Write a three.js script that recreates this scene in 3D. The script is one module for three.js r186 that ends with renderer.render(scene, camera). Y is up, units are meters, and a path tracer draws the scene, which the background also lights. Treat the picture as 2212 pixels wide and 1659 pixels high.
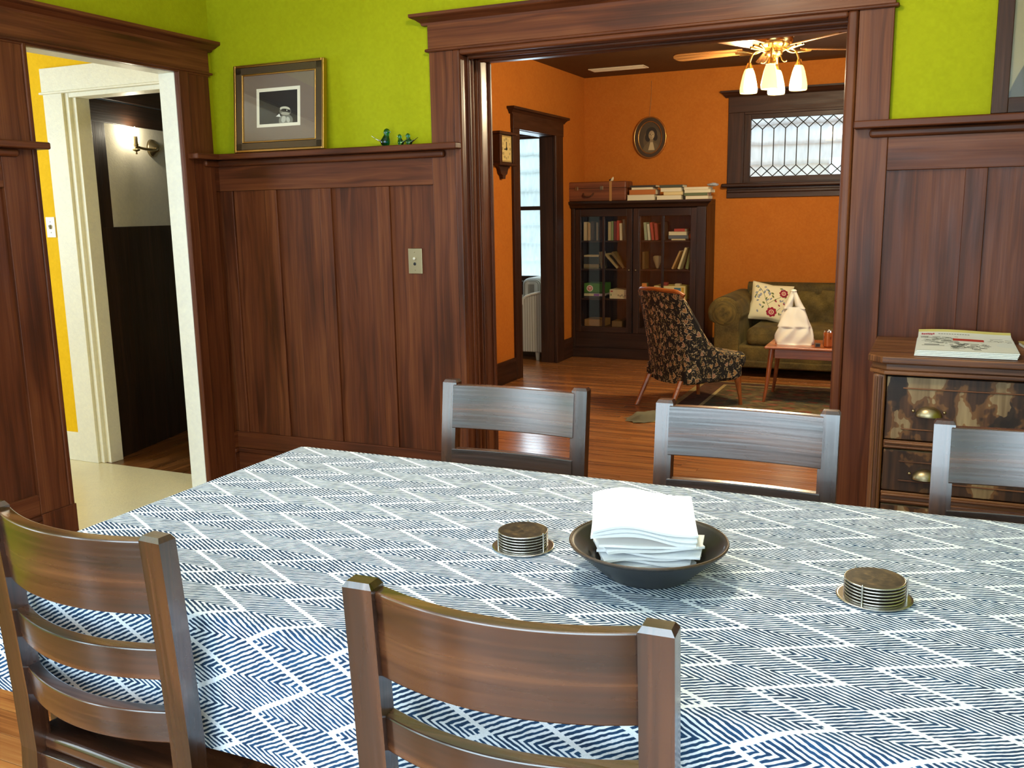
import * as THREE from 'three';
import { RoundedBoxGeometry } from 'three/addons/geometries/RoundedBoxGeometry.js';
import { mergeGeometries, mergeVertices, toCreasedNormals } from 'three/addons/utils/BufferGeometryUtils.js';
import { RectAreaLightUniformsLib } from 'three/addons/lights/RectAreaLightUniformsLib.js';

// ───────────────────────── camera, sky, lights, exposure ─────────────────────────
const scene = new THREE.Scene();
const renderer = new THREE.WebGLRenderer({ antialias: true });
renderer.toneMapping = THREE.LinearToneMapping;
renderer.toneMappingExposure = 1.0;
renderer.shadowMap.enabled = true;
RectAreaLightUniformsLib.init();
const RAD = Math.PI / 180;
const camera = new THREE.PerspectiveCamera(2 * Math.atan(829.5 / 2005.2) / RAD, 2212 / 1659, 0.05, 60);
camera.rotation.order = 'YXZ';
camera.position.set(3.370, 1.41, 3.801);
camera.rotation.set(-10.520 * RAD, 24.631 * RAD, -0.975 * RAD);
scene.add(camera);

scene.background = new THREE.Color().setRGB(2.4, 3.1, 3.5);          // bright overcast sky

function daylight(w, h, pos, target, color, intensity) {              // daylight entering by a window of this size
  const l = new THREE.RectAreaLight(color, intensity, w, h);
  l.position.set(...pos); l.lookAt(...target); scene.add(l); return l;
}
const SKYC = new THREE.Color().setRGB(0.70, 0.88, 1.0);
daylight(2.9, 1.95, [2.85, 1.35, 4.84], [2.85, 1.2, 0], SKYC, 4.8);     // near wall windows, behind the camera
daylight(0.58, 1.95, [0.42, 1.35, 4.84], [0.6, 1.2, 0], SKYC, 5.0);
daylight(1.5, 1.35, [0.06, 1.66, 3.35], [4, 1.3, 3.2], SKYC, 4.5);     // left wall window
daylight(1.5, 1.2, [-3.1, 1.65, 1.9], [0, 1.3, 1.0], SKYC, 11);        // kitchen window
daylight(0.8, 1.35, [-0.65, 1.44, -4.96], [-0.65, 1.0, 0], SKYC, 6);   // front room window
daylight(1.3, 1.3, [4.74, 1.55, -2.2], [0, 1.0, -2.6], SKYC, 0.6);      // living room side window

// ───────────────────────── helpers ─────────────────────────
const V3 = THREE.Vector3;
let seed = 7;
const rnd = () => { seed |= 0; seed = seed + 0x6D2B79F5 | 0; let t = Math.imul(seed ^ seed >>> 15, 1 | seed); t = t + Math.imul(t ^ t >>> 7, 61 | t) ^ t; return ((t ^ t >>> 14) >>> 0) / 4294967296; };
const rr = (a, b) => a + (b - a) * rnd();
const clamp = (x, a = 0, b = 1) => Math.min(b, Math.max(a, x));
const lerp = (a, b, t) => a + (b - a) * t;
const sstep = (a, b, x) => { const t = clamp((x - a) / (b - a)); return t * t * (3 - 2 * t); };

const HT = new Float32Array(65536); for (let i = 0; i < 65536; i++) HT[i] = rnd();
const hsh = (x, y, s) => HT[((x * 73856093) ^ (y * 19349663) ^ (s * 83492791)) & 65535];
function pnoise(x, y, px, py, s = 0) {                                // periodic value noise
  const xi = Math.floor(x), yi = Math.floor(y); let fx = x - xi, fy = y - yi;
  fx = fx * fx * (3 - 2 * fx); fy = fy * fy * (3 - 2 * fy);
  const m = (a, p) => ((a % p) + p) % p;
  const x0 = m(xi, px), x1 = m(xi + 1, px), y0 = m(yi, py), y1 = m(yi + 1, py);
  return lerp(lerp(hsh(x0, y0, s), hsh(x1, y0, s), fx), lerp(hsh(x0, y1, s), hsh(x1, y1, s), fx), fy);
}
function pfbm(u, v, fx, fy, oct, s) { let a = 0, w = 0.5, t = 0; for (let i = 0; i < oct; i++) { a += w * pnoise(u * fx, v * fy, fx, fy, s + i); t += w; w *= 0.55; fx *= 2; fy *= 2; } return a / t; }

function dataTex(w, h, fn, { srgb = true, rep } = {}) {
  const d = new Uint8Array(w * h * 4);
  for (let y = 0; y < h; y++) for (let x = 0; x < w; x++) {
    const c = fn((x + 0.5) / w, (y + 0.5) / h), i = (y * w + x) * 4;
    d[i] = clamp(c[0], 0, 255); d[i + 1] = clamp(c[1], 0, 255); d[i + 2] = clamp(c[2], 0, 255); d[i + 3] = 255;
  }
  const t = new THREE.DataTexture(d, w, h); t.magFilter = THREE.LinearFilter; t.minFilter = THREE.LinearFilter;
  t.wrapS = t.wrapT = THREE.RepeatWrapping; if (srgb) t.colorSpace = THREE.SRGBColorSpace;
  if (rep) t.repeat.set(...rep); t.needsUpdate = true; return t;
}
function canvasTex(w, h, draw, { rep } = {}) {
  const c = document.createElement('canvas'); c.width = w; c.height = h; draw(c.getContext('2d'), w, h);
  const t = new THREE.CanvasTexture(c); t.colorSpace = THREE.SRGBColorSpace; t.wrapS = t.wrapT = THREE.RepeatWrapping;
  if (rep) t.repeat.set(...rep); return t;
}
const mix3 = (a, b, t) => [lerp(a[0], b[0], t), lerp(a[1], b[1], t), lerp(a[2], b[2], t)];
// wood with grain along U; one tile is 1.6 m x 0.5 m
function woodMat(dark, mid, light, { rough = 0.4, s = 1, size = [1024, 512], coat = 0, fine = 1, blotch = 0.5, rep = [1 / 1.6, 1 / 0.5], specular } = {}) {
  const val = (u, v) => {
    const warp = pfbm(u, v, 3, 6, 3, s) * 0.16;
    const band = pfbm(u, v + warp, 2, 22, 3, s + 11);
    const streak = pfbm(u, v, 5, 120, 3, s + 23);
    const bl = pfbm(u, v, 4, 4, 3, s + 37);
    return { t: clamp(0.5 + (band - 0.5) * 1.1 + (streak - 0.5) * 0.9 * fine + (bl - 0.5) * blotch), st: streak, bl };
  };
  const map = dataTex(...size, (u, v) => { const k = val(u, v); return k.t < 0.5 ? mix3(dark, mid, k.t * 2) : mix3(mid, light, k.t * 2 - 1); }, { rep });
  const rm = dataTex(256, 256, (u, v) => { const n = pfbm(u, v, 6, 20, 3, s + 51), r = 255 * clamp(rough * (0.75 + 0.5 * n)); return [r, r, r]; }, { srgb: false, rep });
  const bm = dataTex(512, 256, (u, v) => { const n = 255 * pfbm(u, v, 6, 90, 3, s + 23); return [n, n, n]; }, { srgb: false, rep });
  const m = new THREE.MeshPhysicalMaterial({ map, roughness: 1, roughnessMap: rm, bumpMap: bm, bumpScale: 0.0004, clearcoat: coat, clearcoatRoughness: 0.22 });
  if (specular !== undefined) m.specularIntensity = specular;
  return m;
}
const std = (c, rough = 0.8, o = {}) => new THREE.MeshPhysicalMaterial({ color: c, roughness: rough, ...o });
// paint with faint roller grain
function paintMat(rgb, s, rough = 0.75) {
  const map = dataTex(256, 256, (u, v) => { const n = (pfbm(u, v, 60, 60, 2, s) - 0.5) * 10 + (pfbm(u, v, 5, 5, 3, s + 5) - 0.5) * 8; return [rgb[0] + n, rgb[1] + n, rgb[2] + n * 0.6]; }, { rep: [1 / 0.8, 1 / 0.8] });
  const bm = dataTex(256, 256, (u, v) => { const n = 255 * pfbm(u, v, 70, 70, 2, s + 9); return [n, n, n]; }, { srgb: false, rep: [1 / 0.4, 1 / 0.4] });
  return new THREE.MeshPhysicalMaterial({ map, roughness: rough, bumpMap: bm, bumpScale: 0.0006, specularIntensity: rough > 0.55 ? 0.3 : 1 });
}

// uv in metres by facing, grain along axis a (0 x, 1 y, 2 z)
function uvGrain(geo, a, off = [0, 0]) {
  const p = geo.attributes.position, n = geo.attributes.normal, uv = new Float32Array(p.count * 2);
  for (let i = 0; i < p.count; i += 3) {
    const nn = [0, 0, 0]; for (let k = 0; k < 3; k++) { nn[0] += n.getX(i + k); nn[1] += n.getY(i + k); nn[2] += n.getZ(i + k); }
    const ab = nn.map(Math.abs); const d = ab[0] >= ab[1] && ab[0] >= ab[2] ? 0 : ab[1] >= ab[2] ? 1 : 2;
    for (let k = 0; k < 3; k++) {
      const c = [p.getX(i + k), p.getY(i + k), p.getZ(i + k)];
      let u, v; if (d === a) { const o = [0, 1, 2].filter(q => q !== a); u = c[o[0]]; v = c[o[1]]; } else { u = c[a]; v = c[3 - a - d]; }
      uv[(i + k) * 2] = u + off[0]; uv[(i + k) * 2 + 1] = v + off[1];
    }
  }
  geo.setAttribute('uv', new THREE.BufferAttribute(uv, 2)); return geo;
}
function clean(g) {
  if (g.index) g = g.toNonIndexed();
  for (const k of Object.keys(g.attributes)) if (!['position', 'normal', 'uv'].includes(k)) g.deleteAttribute(k);
  g.clearGroups(); return g;
}
// box by size and centre; r = edge rounding; g = grain axis
function B(w, h, d, x, y, z, { r = 0.003, g, ry = 0, rx = 0, rz = 0, off } = {}) {
  let q = clean(r > 0 ? new RoundedBoxGeometry(w, h, d, 1, Math.min(r, w / 2.1, h / 2.1, d / 2.1)) : new THREE.BoxGeometry(w, h, d));
  const a = g ?? (w >= h && w >= d ? 0 : h >= d ? 1 : 2);
  uvGrain(q, a, off ?? [rnd() * 3, rnd() * 3]);
  if (rx) q.rotateX(rx); if (rz) q.rotateZ(rz); if (ry) q.rotateY(ry);
  return q.translate(x, y, z);
}
const BB = (x0, x1, y0, y1, z0, z1, o) => B(x1 - x0, y1 - y0, z1 - z0, (x0 + x1) / 2, (y0 + y1) / 2, (z0 + z1) / 2, o);
// moulding: outline grows by p at each profile point [p, y]; back at z = 0, ends returned
function cornice(xa, xb, prof, zb = 0) {
  const pos = []; const q = (a, b, c, d) => pos.push(...a, ...b, ...c, ...a, ...c, ...d);
  for (let i = 0; i < prof.length - 1; i++) {
    const [p0, y0] = prof[i], [p1, y1] = prof[i + 1];
    q([xa - p0, y0, zb], [xa - p0, y0, zb + p0], [xa - p1, y1, zb + p1], [xa - p1, y1, zb]);
    q([xa - p0, y0, zb + p0], [xb + p0, y0, zb + p0], [xb + p1, y1, zb + p1], [xa - p1, y1, zb + p1]);
    q([xb + p0, y0, zb + p0], [xb + p0, y0, zb], [xb + p1, y1, zb], [xb + p1, y1, zb + p1]);
  }
  const f = prof[0], l = prof[prof.length - 1];
  q([xa - l[0], l[1], zb + l[0]], [xb + l[0], l[1], zb + l[0]], [xb + l[0], l[1], zb], [xa - l[0], l[1], zb]);
  q([xa - f[0], f[1], zb], [xb + f[0], f[1], zb], [xb + f[0], f[1], zb + f[0]], [xa - f[0], f[1], zb + f[0]]);
  const g = new THREE.BufferGeometry(); g.setAttribute('position', new THREE.BufferAttribute(new Float32Array(pos), 3));
  g.computeVertexNormals(); return uvGrain(g, 0, [rnd() * 2, rnd() * 2]);
}
// extruded outline (points [a,b] in XY) of length L along z, centred
function ext(points, L, { bevel = 0, seg = 8, g = 2, holes } = {}) {
  const s = points instanceof THREE.Shape ? points : new THREE.Shape(points.map(p => new THREE.Vector2(...p)));
  if (holes) s.holes.push(...holes);
  const q = clean(new THREE.ExtrudeGeometry(s, { depth: L - 2 * bevel, bevelEnabled: bevel > 0, bevelSize: bevel, bevelThickness: bevel, bevelSegments: 2, curveSegments: seg, steps: 1 }));
  q.translate(0, 0, -(L - 2 * bevel) / 2); return uvGrain(q, g, [rnd() * 2, rnd() * 2]);
}
function lathe(pts, seg = 32) { return clean(new THREE.LatheGeometry(pts.map(p => new THREE.Vector2(...p)), seg)); }
function tube(pts, r, seg = 24, rs = 8) { return clean(new THREE.TubeGeometry(new THREE.CatmullRomCurve3(pts.map(p => new V3(...p))), seg, r, rs, false)); }
// bar with varying square or round section along points [x,y,z,rx,rz]
function limb(pts, n = 8, square = false) {
  const pos = [], uv = []; const ring = (p) => { const o = []; for (let i = 0; i <= n; i++) { const a = (i / n) * Math.PI * 2 + Math.PI / n; const k = square ? 1 / Math.max(Math.abs(Math.cos(a)), Math.abs(Math.sin(a))) : 1; o.push([p[0] + Math.cos(a) * p[3] * k, p[1], p[2] + Math.sin(a) * (p[4] ?? p[3]) * k]); } return o; };
  const R = pts.map(ring);
  for (let j = 0; j < R.length - 1; j++) for (let i = 0; i < n; i++) { const a = R[j][i], b = R[j][i + 1], c = R[j + 1][i + 1], d = R[j + 1][i]; pos.push(...a, ...d, ...c, ...a, ...c, ...b); for (const q of [a, d, c, a, c, b]) uv.push(q[1], q[0] + q[2]); }
  for (const [k, s] of [[0, 1], [R.length - 1, -1]]) for (let i = 0; i < n; i++) { const c = [pts[k][0], pts[k][1], pts[k][2]]; const t = s > 0 ? [c, R[k][i], R[k][i + 1]] : [c, R[k][i + 1], R[k][i]]; for (const q of t) { pos.push(...q); uv.push(q[0], q[2]); } }
  let g = new THREE.BufferGeometry(); g.setAttribute('position', new THREE.BufferAttribute(new Float32Array(pos), 3));
  if (!square) { g = mergeVertices(g, 1e-5); g.computeVertexNormals(); g = g.toNonIndexed(); } else g.computeVertexNormals();
  g.setAttribute('uv', new THREE.BufferAttribute(new Float32Array(uv), 2)); return g;
}
// grid surface f(u,v)->[x,y,z], uv scaled
function grid(nu, nv, f, { uvf, closeU = false } = {}) {
  const g = new THREE.BufferGeometry(), pos = [], uv = [], idx = [];
  for (let j = 0; j <= nv; j++) for (let i = 0; i <= nu; i++) { const u = i / nu, v = j / nv; pos.push(...f(u, v)); uv.push(...(uvf ? uvf(u, v) : [u, v])); }
  for (let j = 0; j < nv; j++) for (let i = 0; i < nu; i++) { const a = j * (nu + 1) + i, b = a + 1, c = a + nu + 1, d = c + 1; idx.push(a, b, d, a, d, c); }
  g.setAttribute('position', new THREE.BufferAttribute(new Float32Array(pos), 3)); g.setAttribute('uv', new THREE.BufferAttribute(new Float32Array(uv), 2));
  g.setIndex(idx); g.computeVertexNormals();
  if (closeU) { const n = g.attributes.normal; for (let j = 0; j <= nv; j++) { const a = j * (nu + 1), b = a + nu; const x = n.getX(a) + n.getX(b), y = n.getY(a) + n.getY(b), z = n.getZ(a) + n.getZ(b), l = Math.hypot(x, y, z) || 1; n.setXYZ(a, x / l, y / l, z / l); n.setXYZ(b, x / l, y / l, z / l); } }
  return g;
}
const taken = {};
function numbered(n) { const k = taken[n] ?? 0; taken[n] = k + 1; return k ? `${n}_${String(k).padStart(3, '0')}` : n; }
function obj(name, geos, mat, parent = scene) {
  const l = Array.isArray(geos) ? geos : [geos];
  const m = new THREE.Mesh(l.length > 1 ? mergeGeometries(l.map(clean)) : l[0], mat);
  m.name = parent === scene ? numbered(name) : name; m.castShadow = m.receiveShadow = true; parent.add(m); return m;
}
function thing(name, label, category, pos = [0, 0, 0], ry = 0, group) {
  const o = new THREE.Group(); o.name = numbered(name); o.position.set(...pos); o.rotation.y = ry; o.userData = { label, category };
  if (group) o.userData.group = group; scene.add(o); return o;
}
function tag(o, label, category, group) { o.userData.label = label; o.userData.category = category; if (group) o.userData.group = group; return o; }
function struct(name, label, category) { const o = new THREE.Group(); o.name = name; scene.add(o); o.userData = { label, category, kind: 'structure' }; return o; }
function smesh(name, geos, mat, label, category) { const o = obj(name, geos, mat); o.userData = { label, category, kind: 'structure' }; return o; }
function copy(root, pos, ry, label, group) { const r = root.clone(); r.name = numbered(root.userData.base); scene.add(r); r.position.set(...pos); r.rotation.set(0, ry, 0); r.userData = { ...root.userData, label }; if (group) r.userData.group = group; return r; }
const toLeft = (g, x) => g.rotateY(Math.PI / 2).translate(x, 0, 0);   // wall-local (x along, z out) to a wall facing +x; world z = -x

// ───────────────────────── materials ─────────────────────────
const M = {};
M.trim = woodMat([62, 30, 14], [88, 44, 22], [110, 62, 33], { rough: 0.46, s: 3, coat: 0.06, blotch: 0.9, fine: 0.6, specular: 0.4 });
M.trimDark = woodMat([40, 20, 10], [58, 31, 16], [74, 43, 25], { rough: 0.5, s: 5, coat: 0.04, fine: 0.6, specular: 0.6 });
M.chair = woodMat([29, 15, 9], [67, 36, 21], [110, 67, 39], { rough: 0.28, s: 9, coat: 0.8, blotch: 1.2, fine: 0.5 }); M.chair.ior = 1.8; M.chair.clearcoatRoughness = 0.16;
M.floor = [0, 1, 2, 3].map(i => woodMat([124, 74, 38], [158 + i * 6, 100 + i * 4, 54 + i * 2], [180 + i * 4, 124 + i * 3, 72], { rough: 0.24, s: 60 + i * 9, coat: 0.4, size: [512, 256] }));
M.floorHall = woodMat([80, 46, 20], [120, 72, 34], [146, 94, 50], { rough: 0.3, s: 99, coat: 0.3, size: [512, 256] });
M.jamb = woodMat([62, 30, 14], [88, 44, 22], [110, 62, 33], { rough: 0.34, s: 7, coat: 0.3, fine: 0.6, blotch: 0.8, size: [512, 256] });
M.book = woodMat([30, 17, 11], [46, 27, 17], [64, 39, 24], { rough: 0.42, s: 13, coat: 0.1 });
M.green = paintMat([156, 160, 10], 101);
M.orange = paintMat([190, 110, 36], 111);
M.yellow = paintMat([240, 194, 20], 121);
M.white = paintMat([238, 238, 226], 131, 0.5);
M.cream = paintMat([226, 220, 200], 141);
M.ceil = paintMat([228, 232, 236], 151);
M.brownCeil = paintMat([92, 66, 40], 161, 0.6);
M.linoleum = paintMat([226, 214, 176], 171, 0.28);
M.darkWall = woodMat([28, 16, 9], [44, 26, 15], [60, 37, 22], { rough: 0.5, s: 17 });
M.black = std(0x0b0a09, 0.6);
M.glass = new THREE.MeshPhysicalMaterial({ color: 0xffffff, roughness: 0.02, transmission: 1, thickness: 0, ior: 1.5 });
M.brass = std(new THREE.Color().setRGB(0.78, 0.55, 0.2), 0.22, { metalness: 1 });
M.oldBrass = std(new THREE.Color().setRGB(0.42, 0.34, 0.2), 0.34, { metalness: 1 });
M.steel = std(new THREE.Color().setRGB(0.62, 0.6, 0.56), 0.24, { metalness: 1 });
M.gold = std(new THREE.Color().setRGB(0.55, 0.33, 0.1), 0.3, { metalness: 1 });

// ───────────────────────── shell ─────────────────────────
const CEIL = 2.67, RX = 5.2, NZ = 4.9, OL = 1.413, OR = 3.02, OT = 2.09;
const WD = { r: 0, g: 0, off: [0, 0] };
smesh('wall_back', [BB(-0.1, OL - 0.02, 0, CEIL, -0.14, 0, WD), BB(OR + 0.02, RX + 0.1, 0, CEIL, -0.14, 0, WD), BB(OL - 0.02, OR + 0.02, OT + 0.02, CEIL, -0.14, 0, WD)], M.green, 'lime green plaster wall around the wide cased opening', 'wall');
smesh('wall_living_front', [BB(-0.1, OL - 0.02, 0, CEIL, -0.28, -0.14, WD), BB(OR + 0.02, RX + 0.1, 0, CEIL, -0.28, -0.14, WD), BB(OL - 0.02, OR + 0.02, OT + 0.02, CEIL, -0.28, -0.14, WD)], M.orange, 'orange living room face of the wall beside the opening', 'wall');
// left wall with kitchen door and a window beyond the frame
const DK0 = 0.257, DK1 = 1.08, LW0 = 2.6, LW1 = 4.1, WY0 = 0.98, WY1 = 2.34;
const leftPieces = (x0, x1) => [BB(x0, x1, 0, CEIL, 0, DK0 - 0.02, { r: 0, g: 2, off: [0, 0] }), BB(x0, x1, OT + 0.02, CEIL, DK0 - 0.02, DK1 + 0.02, { r: 0, g: 2, off: [0, 0] }), BB(x0, x1, 0, CEIL, DK1 + 0.02, LW0, { r: 0, g: 2, off: [0, 0] }), BB(x0, x1, 0, WY0, LW0, LW1, { r: 0, g: 2, off: [0, 0] }), BB(x0, x1, WY1, CEIL, LW0, LW1, { r: 0, g: 2, off: [0, 0] }), BB(x0, x1, 0, CEIL, LW1, NZ, { r: 0, g: 2, off: [0, 0] })];
smesh('wall_left', leftPieces(-0.05, 0), M.green, 'lime green plaster wall over the kitchen doorway', 'wall');
smesh('wall_kitchen_side', leftPieces(-0.1, -0.05), M.yellow, 'yellow kitchen face of the wall with the doorway', 'wall');
smesh('wall_right', BB(RX, RX + 0.1, 0, CEIL, 0, NZ, WD), M.green, 'green dining room wall outside the frame', 'wall');
smesh('wall_near', [BB(-0.1, 0.1, 0, CEIL, NZ, NZ + 0.12, WD), BB(0.74, 1.35, 0, CEIL, NZ, NZ + 0.12, WD), BB(4.35, RX + 0.1, 0, CEIL, NZ, NZ + 0.12, WD), BB(1.35, 4.35, 0, 0.34, NZ, NZ + 0.12, WD), BB(1.35, 4.35, 2.36, CEIL, NZ, NZ + 0.12, WD), BB(0.1, 0.74, 0, 0.34, NZ, NZ + 0.12, WD), BB(0.1, 0.74, 2.36, CEIL, NZ, NZ + 0.12, WD)], M.green, 'green dining room wall behind the camera', 'wall');
smesh('ceiling', BB(-0.1, RX + 0.1, CEIL, CEIL + 0.1, -0.14, NZ + 0.1, WD), M.ceil, 'off-white dining room ceiling', 'ceiling');
smesh('ceiling_living', BB(-3.2, RX + 0.1, CEIL, CEIL + 0.1, -5.2, -0.14, WD), M.brownCeil, 'dark brown painted living room ceiling', 'ceiling');

// floor planks: dining and living room, boards along x
function planks(parent, x0, x1, z0, z1, w, cuts) {
  let row = 0; const cache = {};
  for (let z = z0; z < z1 - 0.01; z += w, row++) {
    const stops = [x0]; for (let k = 1; k < cuts; k++) stops.push(lerp(x0, x1, k / cuts) + (hsh(row, k, 3) - 0.5) * (x1 - x0) / cuts * 0.9); stops.push(x1);
    for (let k = 0; k < stops.length - 1; k++) { const g = BB(stops[k] + 0.0006, stops[k + 1] - 0.0006, -0.02, 0, z + 0.0008, z + w - 0.0008, { r: 0.0012, g: 0 }); obj('plank', g, M.floor[Math.floor(hsh(row, k, 8) * 4)], parent); }
  }
}
const flD = struct('floor', 'varnished orange oak strip floor of the dining room', 'floor');
obj('subfloor', BB(-0.1, RX + 0.1, -0.08, -0.021, -0.28, NZ, WD), M.black, flD);
planks(flD, 0, RX, -0.28, NZ - 0.02, 0.09, 2);
const flL = struct('floor_living', 'varnished orange oak strip floor of the living room', 'floor');
obj('subfloor', BB(-3.1, RX + 0.1, -0.08, -0.021, -5.1, -0.28, WD), M.black, flL);
planks(flL, 0.0, 4.8, -5.05, -0.28, 0.07, 2);
const flT = struct('floor_front_room', 'oak strip floor of the front room beyond the orange wall', 'floor');
planks(flT, -3.0, 0.0, -5.05, -2.2, 0.07, 1);

// living room and front room walls
const LX = 0.14, LZ = -5.05, LD0 = -4.23, LD1 = -3.43, LDT = 2.07;
const WG = { r: 0, g: 2, off: [0, 0] };
const lp = (x0, x1) => [BB(x0, x1, 0, CEIL, LZ, LD0 - 0.02, WG), BB(x0, x1, LDT + 0.02, CEIL, LD0 - 0.02, LD1 + 0.02, WG), BB(x0, x1, 0, CEIL, LD1 + 0.02, -0.28, WG)];
smesh('wall_living_left', lp(0.07, LX), M.orange, 'orange living room wall with a narrow dark doorway', 'wall');
smesh('wall_front_room_side', lp(0.0, 0.07), M.cream, 'cream face of the doorway wall in the front room', 'wall');
const GX0 = 1.743, GX1 = 2.658, GY0 = 1.689, GY1 = 2.201;             // leaded glass
const hole = (x0, x1, y0, y1, z0, z1, hx0, hx1, hy0, hy1) => [BB(x0, hx0, y0, y1, z0, z1, WD), BB(hx1, x1, y0, y1, z0, z1, WD), BB(hx0, hx1, y0, hy0, z0, z1, WD), BB(hx0, hx1, hy1, y1, z0, z1, WD)];
smesh('wall_living_back', hole(0.07, 4.9, 0, CEIL, LZ - 0.14, LZ, GX0 - 0.06, GX1 + 0.06, GY0 - 0.06, GY1 + 0.06), M.orange, 'orange living room wall behind bookcase and sofa', 'wall');
smesh('wall_front_room_back', hole(-3.1, 0.07, 0, CEIL, LZ - 0.14, LZ, -1.13, -0.17, 0.70, 2.18), M.cream, 'cream front room wall around its tall window', 'wall');
smesh('wall_living_right', [BB(4.8, 4.92, 0, CEIL, LZ, -2.9, WG), BB(4.8, 4.92, 0, CEIL, -1.5, -0.28, WG), BB(4.8, 4.92, 0, 0.85, -2.9, -1.5, WG), BB(4.8, 4.92, 2.25, CEIL, -2.9, -1.5, WG)], M.orange, 'orange living room wall outside the frame', 'wall');
smesh('wall_front_room_left', BB(-3.1, -3.0, 0, CEIL, LZ, -2.2, WG), M.cream, 'cream front room wall outside the frame', 'wall');
smesh('wall_front_room_near', BB(-3.1, 0.07, 0, CEIL, -2.25, -2.1, WD), M.cream, 'cream front room wall backing on the hall', 'wall');
// kitchen and hall
const HX0 = -0.967, HX1 = -0.2;
smesh('floor_kitchen', BB(-3.3, 0, -0.06, 0, 0.0, 4.3, WD), M.linoleum, 'pale cream kitchen floor beyond the doorway', 'floor');
smesh('ceiling_kitchen', BB(-3.3, -0.1, CEIL, CEIL + 0.1, -2.1, 4.3, WD), M.white, 'white kitchen ceiling', 'ceiling');
smesh('wall_kitchen_back', [BB(-3.3, HX0 - 0.05, 0, CEIL, -0.1, 0, WD), BB(HX1 + 0.03, -0.1, 0, CEIL, -0.1, 0, WD), BB(HX0 - 0.05, HX1 + 0.03, 2.1, CEIL, -0.1, 0, WD)], M.yellow, 'bright yellow kitchen wall beside the white door casing', 'wall');
smesh('wall_kitchen_left', [BB(-3.3, -3.2, 0, CEIL, 0, 1.15, WG), BB(-3.3, -3.2, 0, CEIL, 2.65, 4.3, WG), BB(-3.3, -3.2, 0, 1.05, 1.15, 2.65, WG), BB(-3.3, -3.2, 2.25, CEIL, 1.15, 2.65, WG)], M.yellow, 'yellow kitchen wall outside the frame', 'wall');
smesh('wall_kitchen_near', BB(-3.3, -0.1, 0, CEIL, 4.2, 4.3, WD), M.yellow, 'yellow kitchen wall opposite the white door', 'wall');
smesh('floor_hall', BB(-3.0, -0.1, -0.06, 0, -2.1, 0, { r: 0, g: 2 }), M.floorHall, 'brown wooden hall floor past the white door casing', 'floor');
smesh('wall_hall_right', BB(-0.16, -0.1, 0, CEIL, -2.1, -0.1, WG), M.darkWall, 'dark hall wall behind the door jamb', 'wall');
// angled dark panelled wall with a plaster field
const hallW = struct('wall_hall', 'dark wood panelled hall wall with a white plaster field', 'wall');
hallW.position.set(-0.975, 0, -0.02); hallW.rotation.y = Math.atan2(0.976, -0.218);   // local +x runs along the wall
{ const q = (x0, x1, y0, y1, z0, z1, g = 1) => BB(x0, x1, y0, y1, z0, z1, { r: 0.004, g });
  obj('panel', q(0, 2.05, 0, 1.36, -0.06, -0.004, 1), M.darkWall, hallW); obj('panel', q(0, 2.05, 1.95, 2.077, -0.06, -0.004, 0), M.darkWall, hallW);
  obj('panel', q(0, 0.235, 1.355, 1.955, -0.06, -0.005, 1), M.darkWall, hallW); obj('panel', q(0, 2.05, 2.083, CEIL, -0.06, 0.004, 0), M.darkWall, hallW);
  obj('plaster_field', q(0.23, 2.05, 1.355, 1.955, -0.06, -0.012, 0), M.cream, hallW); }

// ───────────────────────── windows out of frame and in view ─────────────────────────
function sash(name, label, w, h, mat, pos, ry, rail = true) {
  const o = struct(name, label, 'window'); o.position.set(...pos); o.rotation.y = ry;
  const f = 0.05;
  for (const s of [-1, 1]) obj('window_stile', BB(s * (w / 2 - f / 2) - f / 2, s * (w / 2 - f / 2) + f / 2, 0, h, -0.02, 0.02, { g: 1 }), mat, o);
  obj('window_rail', BB(-w / 2 + f, w / 2 - f, 0, f, -0.02, 0.02), mat, o); obj('window_rail', BB(-w / 2 + f, w / 2 - f, h - f, h, -0.02, 0.02), mat, o);
  if (rail) obj('meeting_rail', BB(-w / 2 + f, w / 2 - f, h / 2 - 0.02, h / 2 + 0.02, -0.02, 0.025), mat, o);
  obj('pane', BB(-w / 2 + f, w / 2 - f, f, h - f, -0.002, 0.002, { r: 0 }), M.glass, o);
  return o;
}
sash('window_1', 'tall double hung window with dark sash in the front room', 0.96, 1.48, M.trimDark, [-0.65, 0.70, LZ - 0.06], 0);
for (let k = 0; k < 3; k++) sash(`window_${[3, 7, 8][k]}`, `dining room window behind the camera, ${['left', 'middle', 'right'][k]} of three`, 1.0, 2.02, M.trim, [1.85 + k, 0.34, NZ + 0.06], 0);
sash('window_9', 'narrow dining room window behind the camera', 0.64, 2.02, M.trim, [0.42, 0.34, NZ + 0.06], 0);
sash('window_4', 'dining room window in the left wall outside the frame', 1.5, 1.36, M.trim, [-0.05, WY0, (LW0 + LW1) / 2], Math.PI / 2);
sash('window_5', 'kitchen window outside the frame', 1.5, 1.2, M.white, [-3.25, 1.05, 1.9], Math.PI / 2);
sash('window_6', 'living room side window outside the frame', 1.4, 1.4, M.trimDark, [4.86, 0.85, -2.2], Math.PI / 2);
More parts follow.
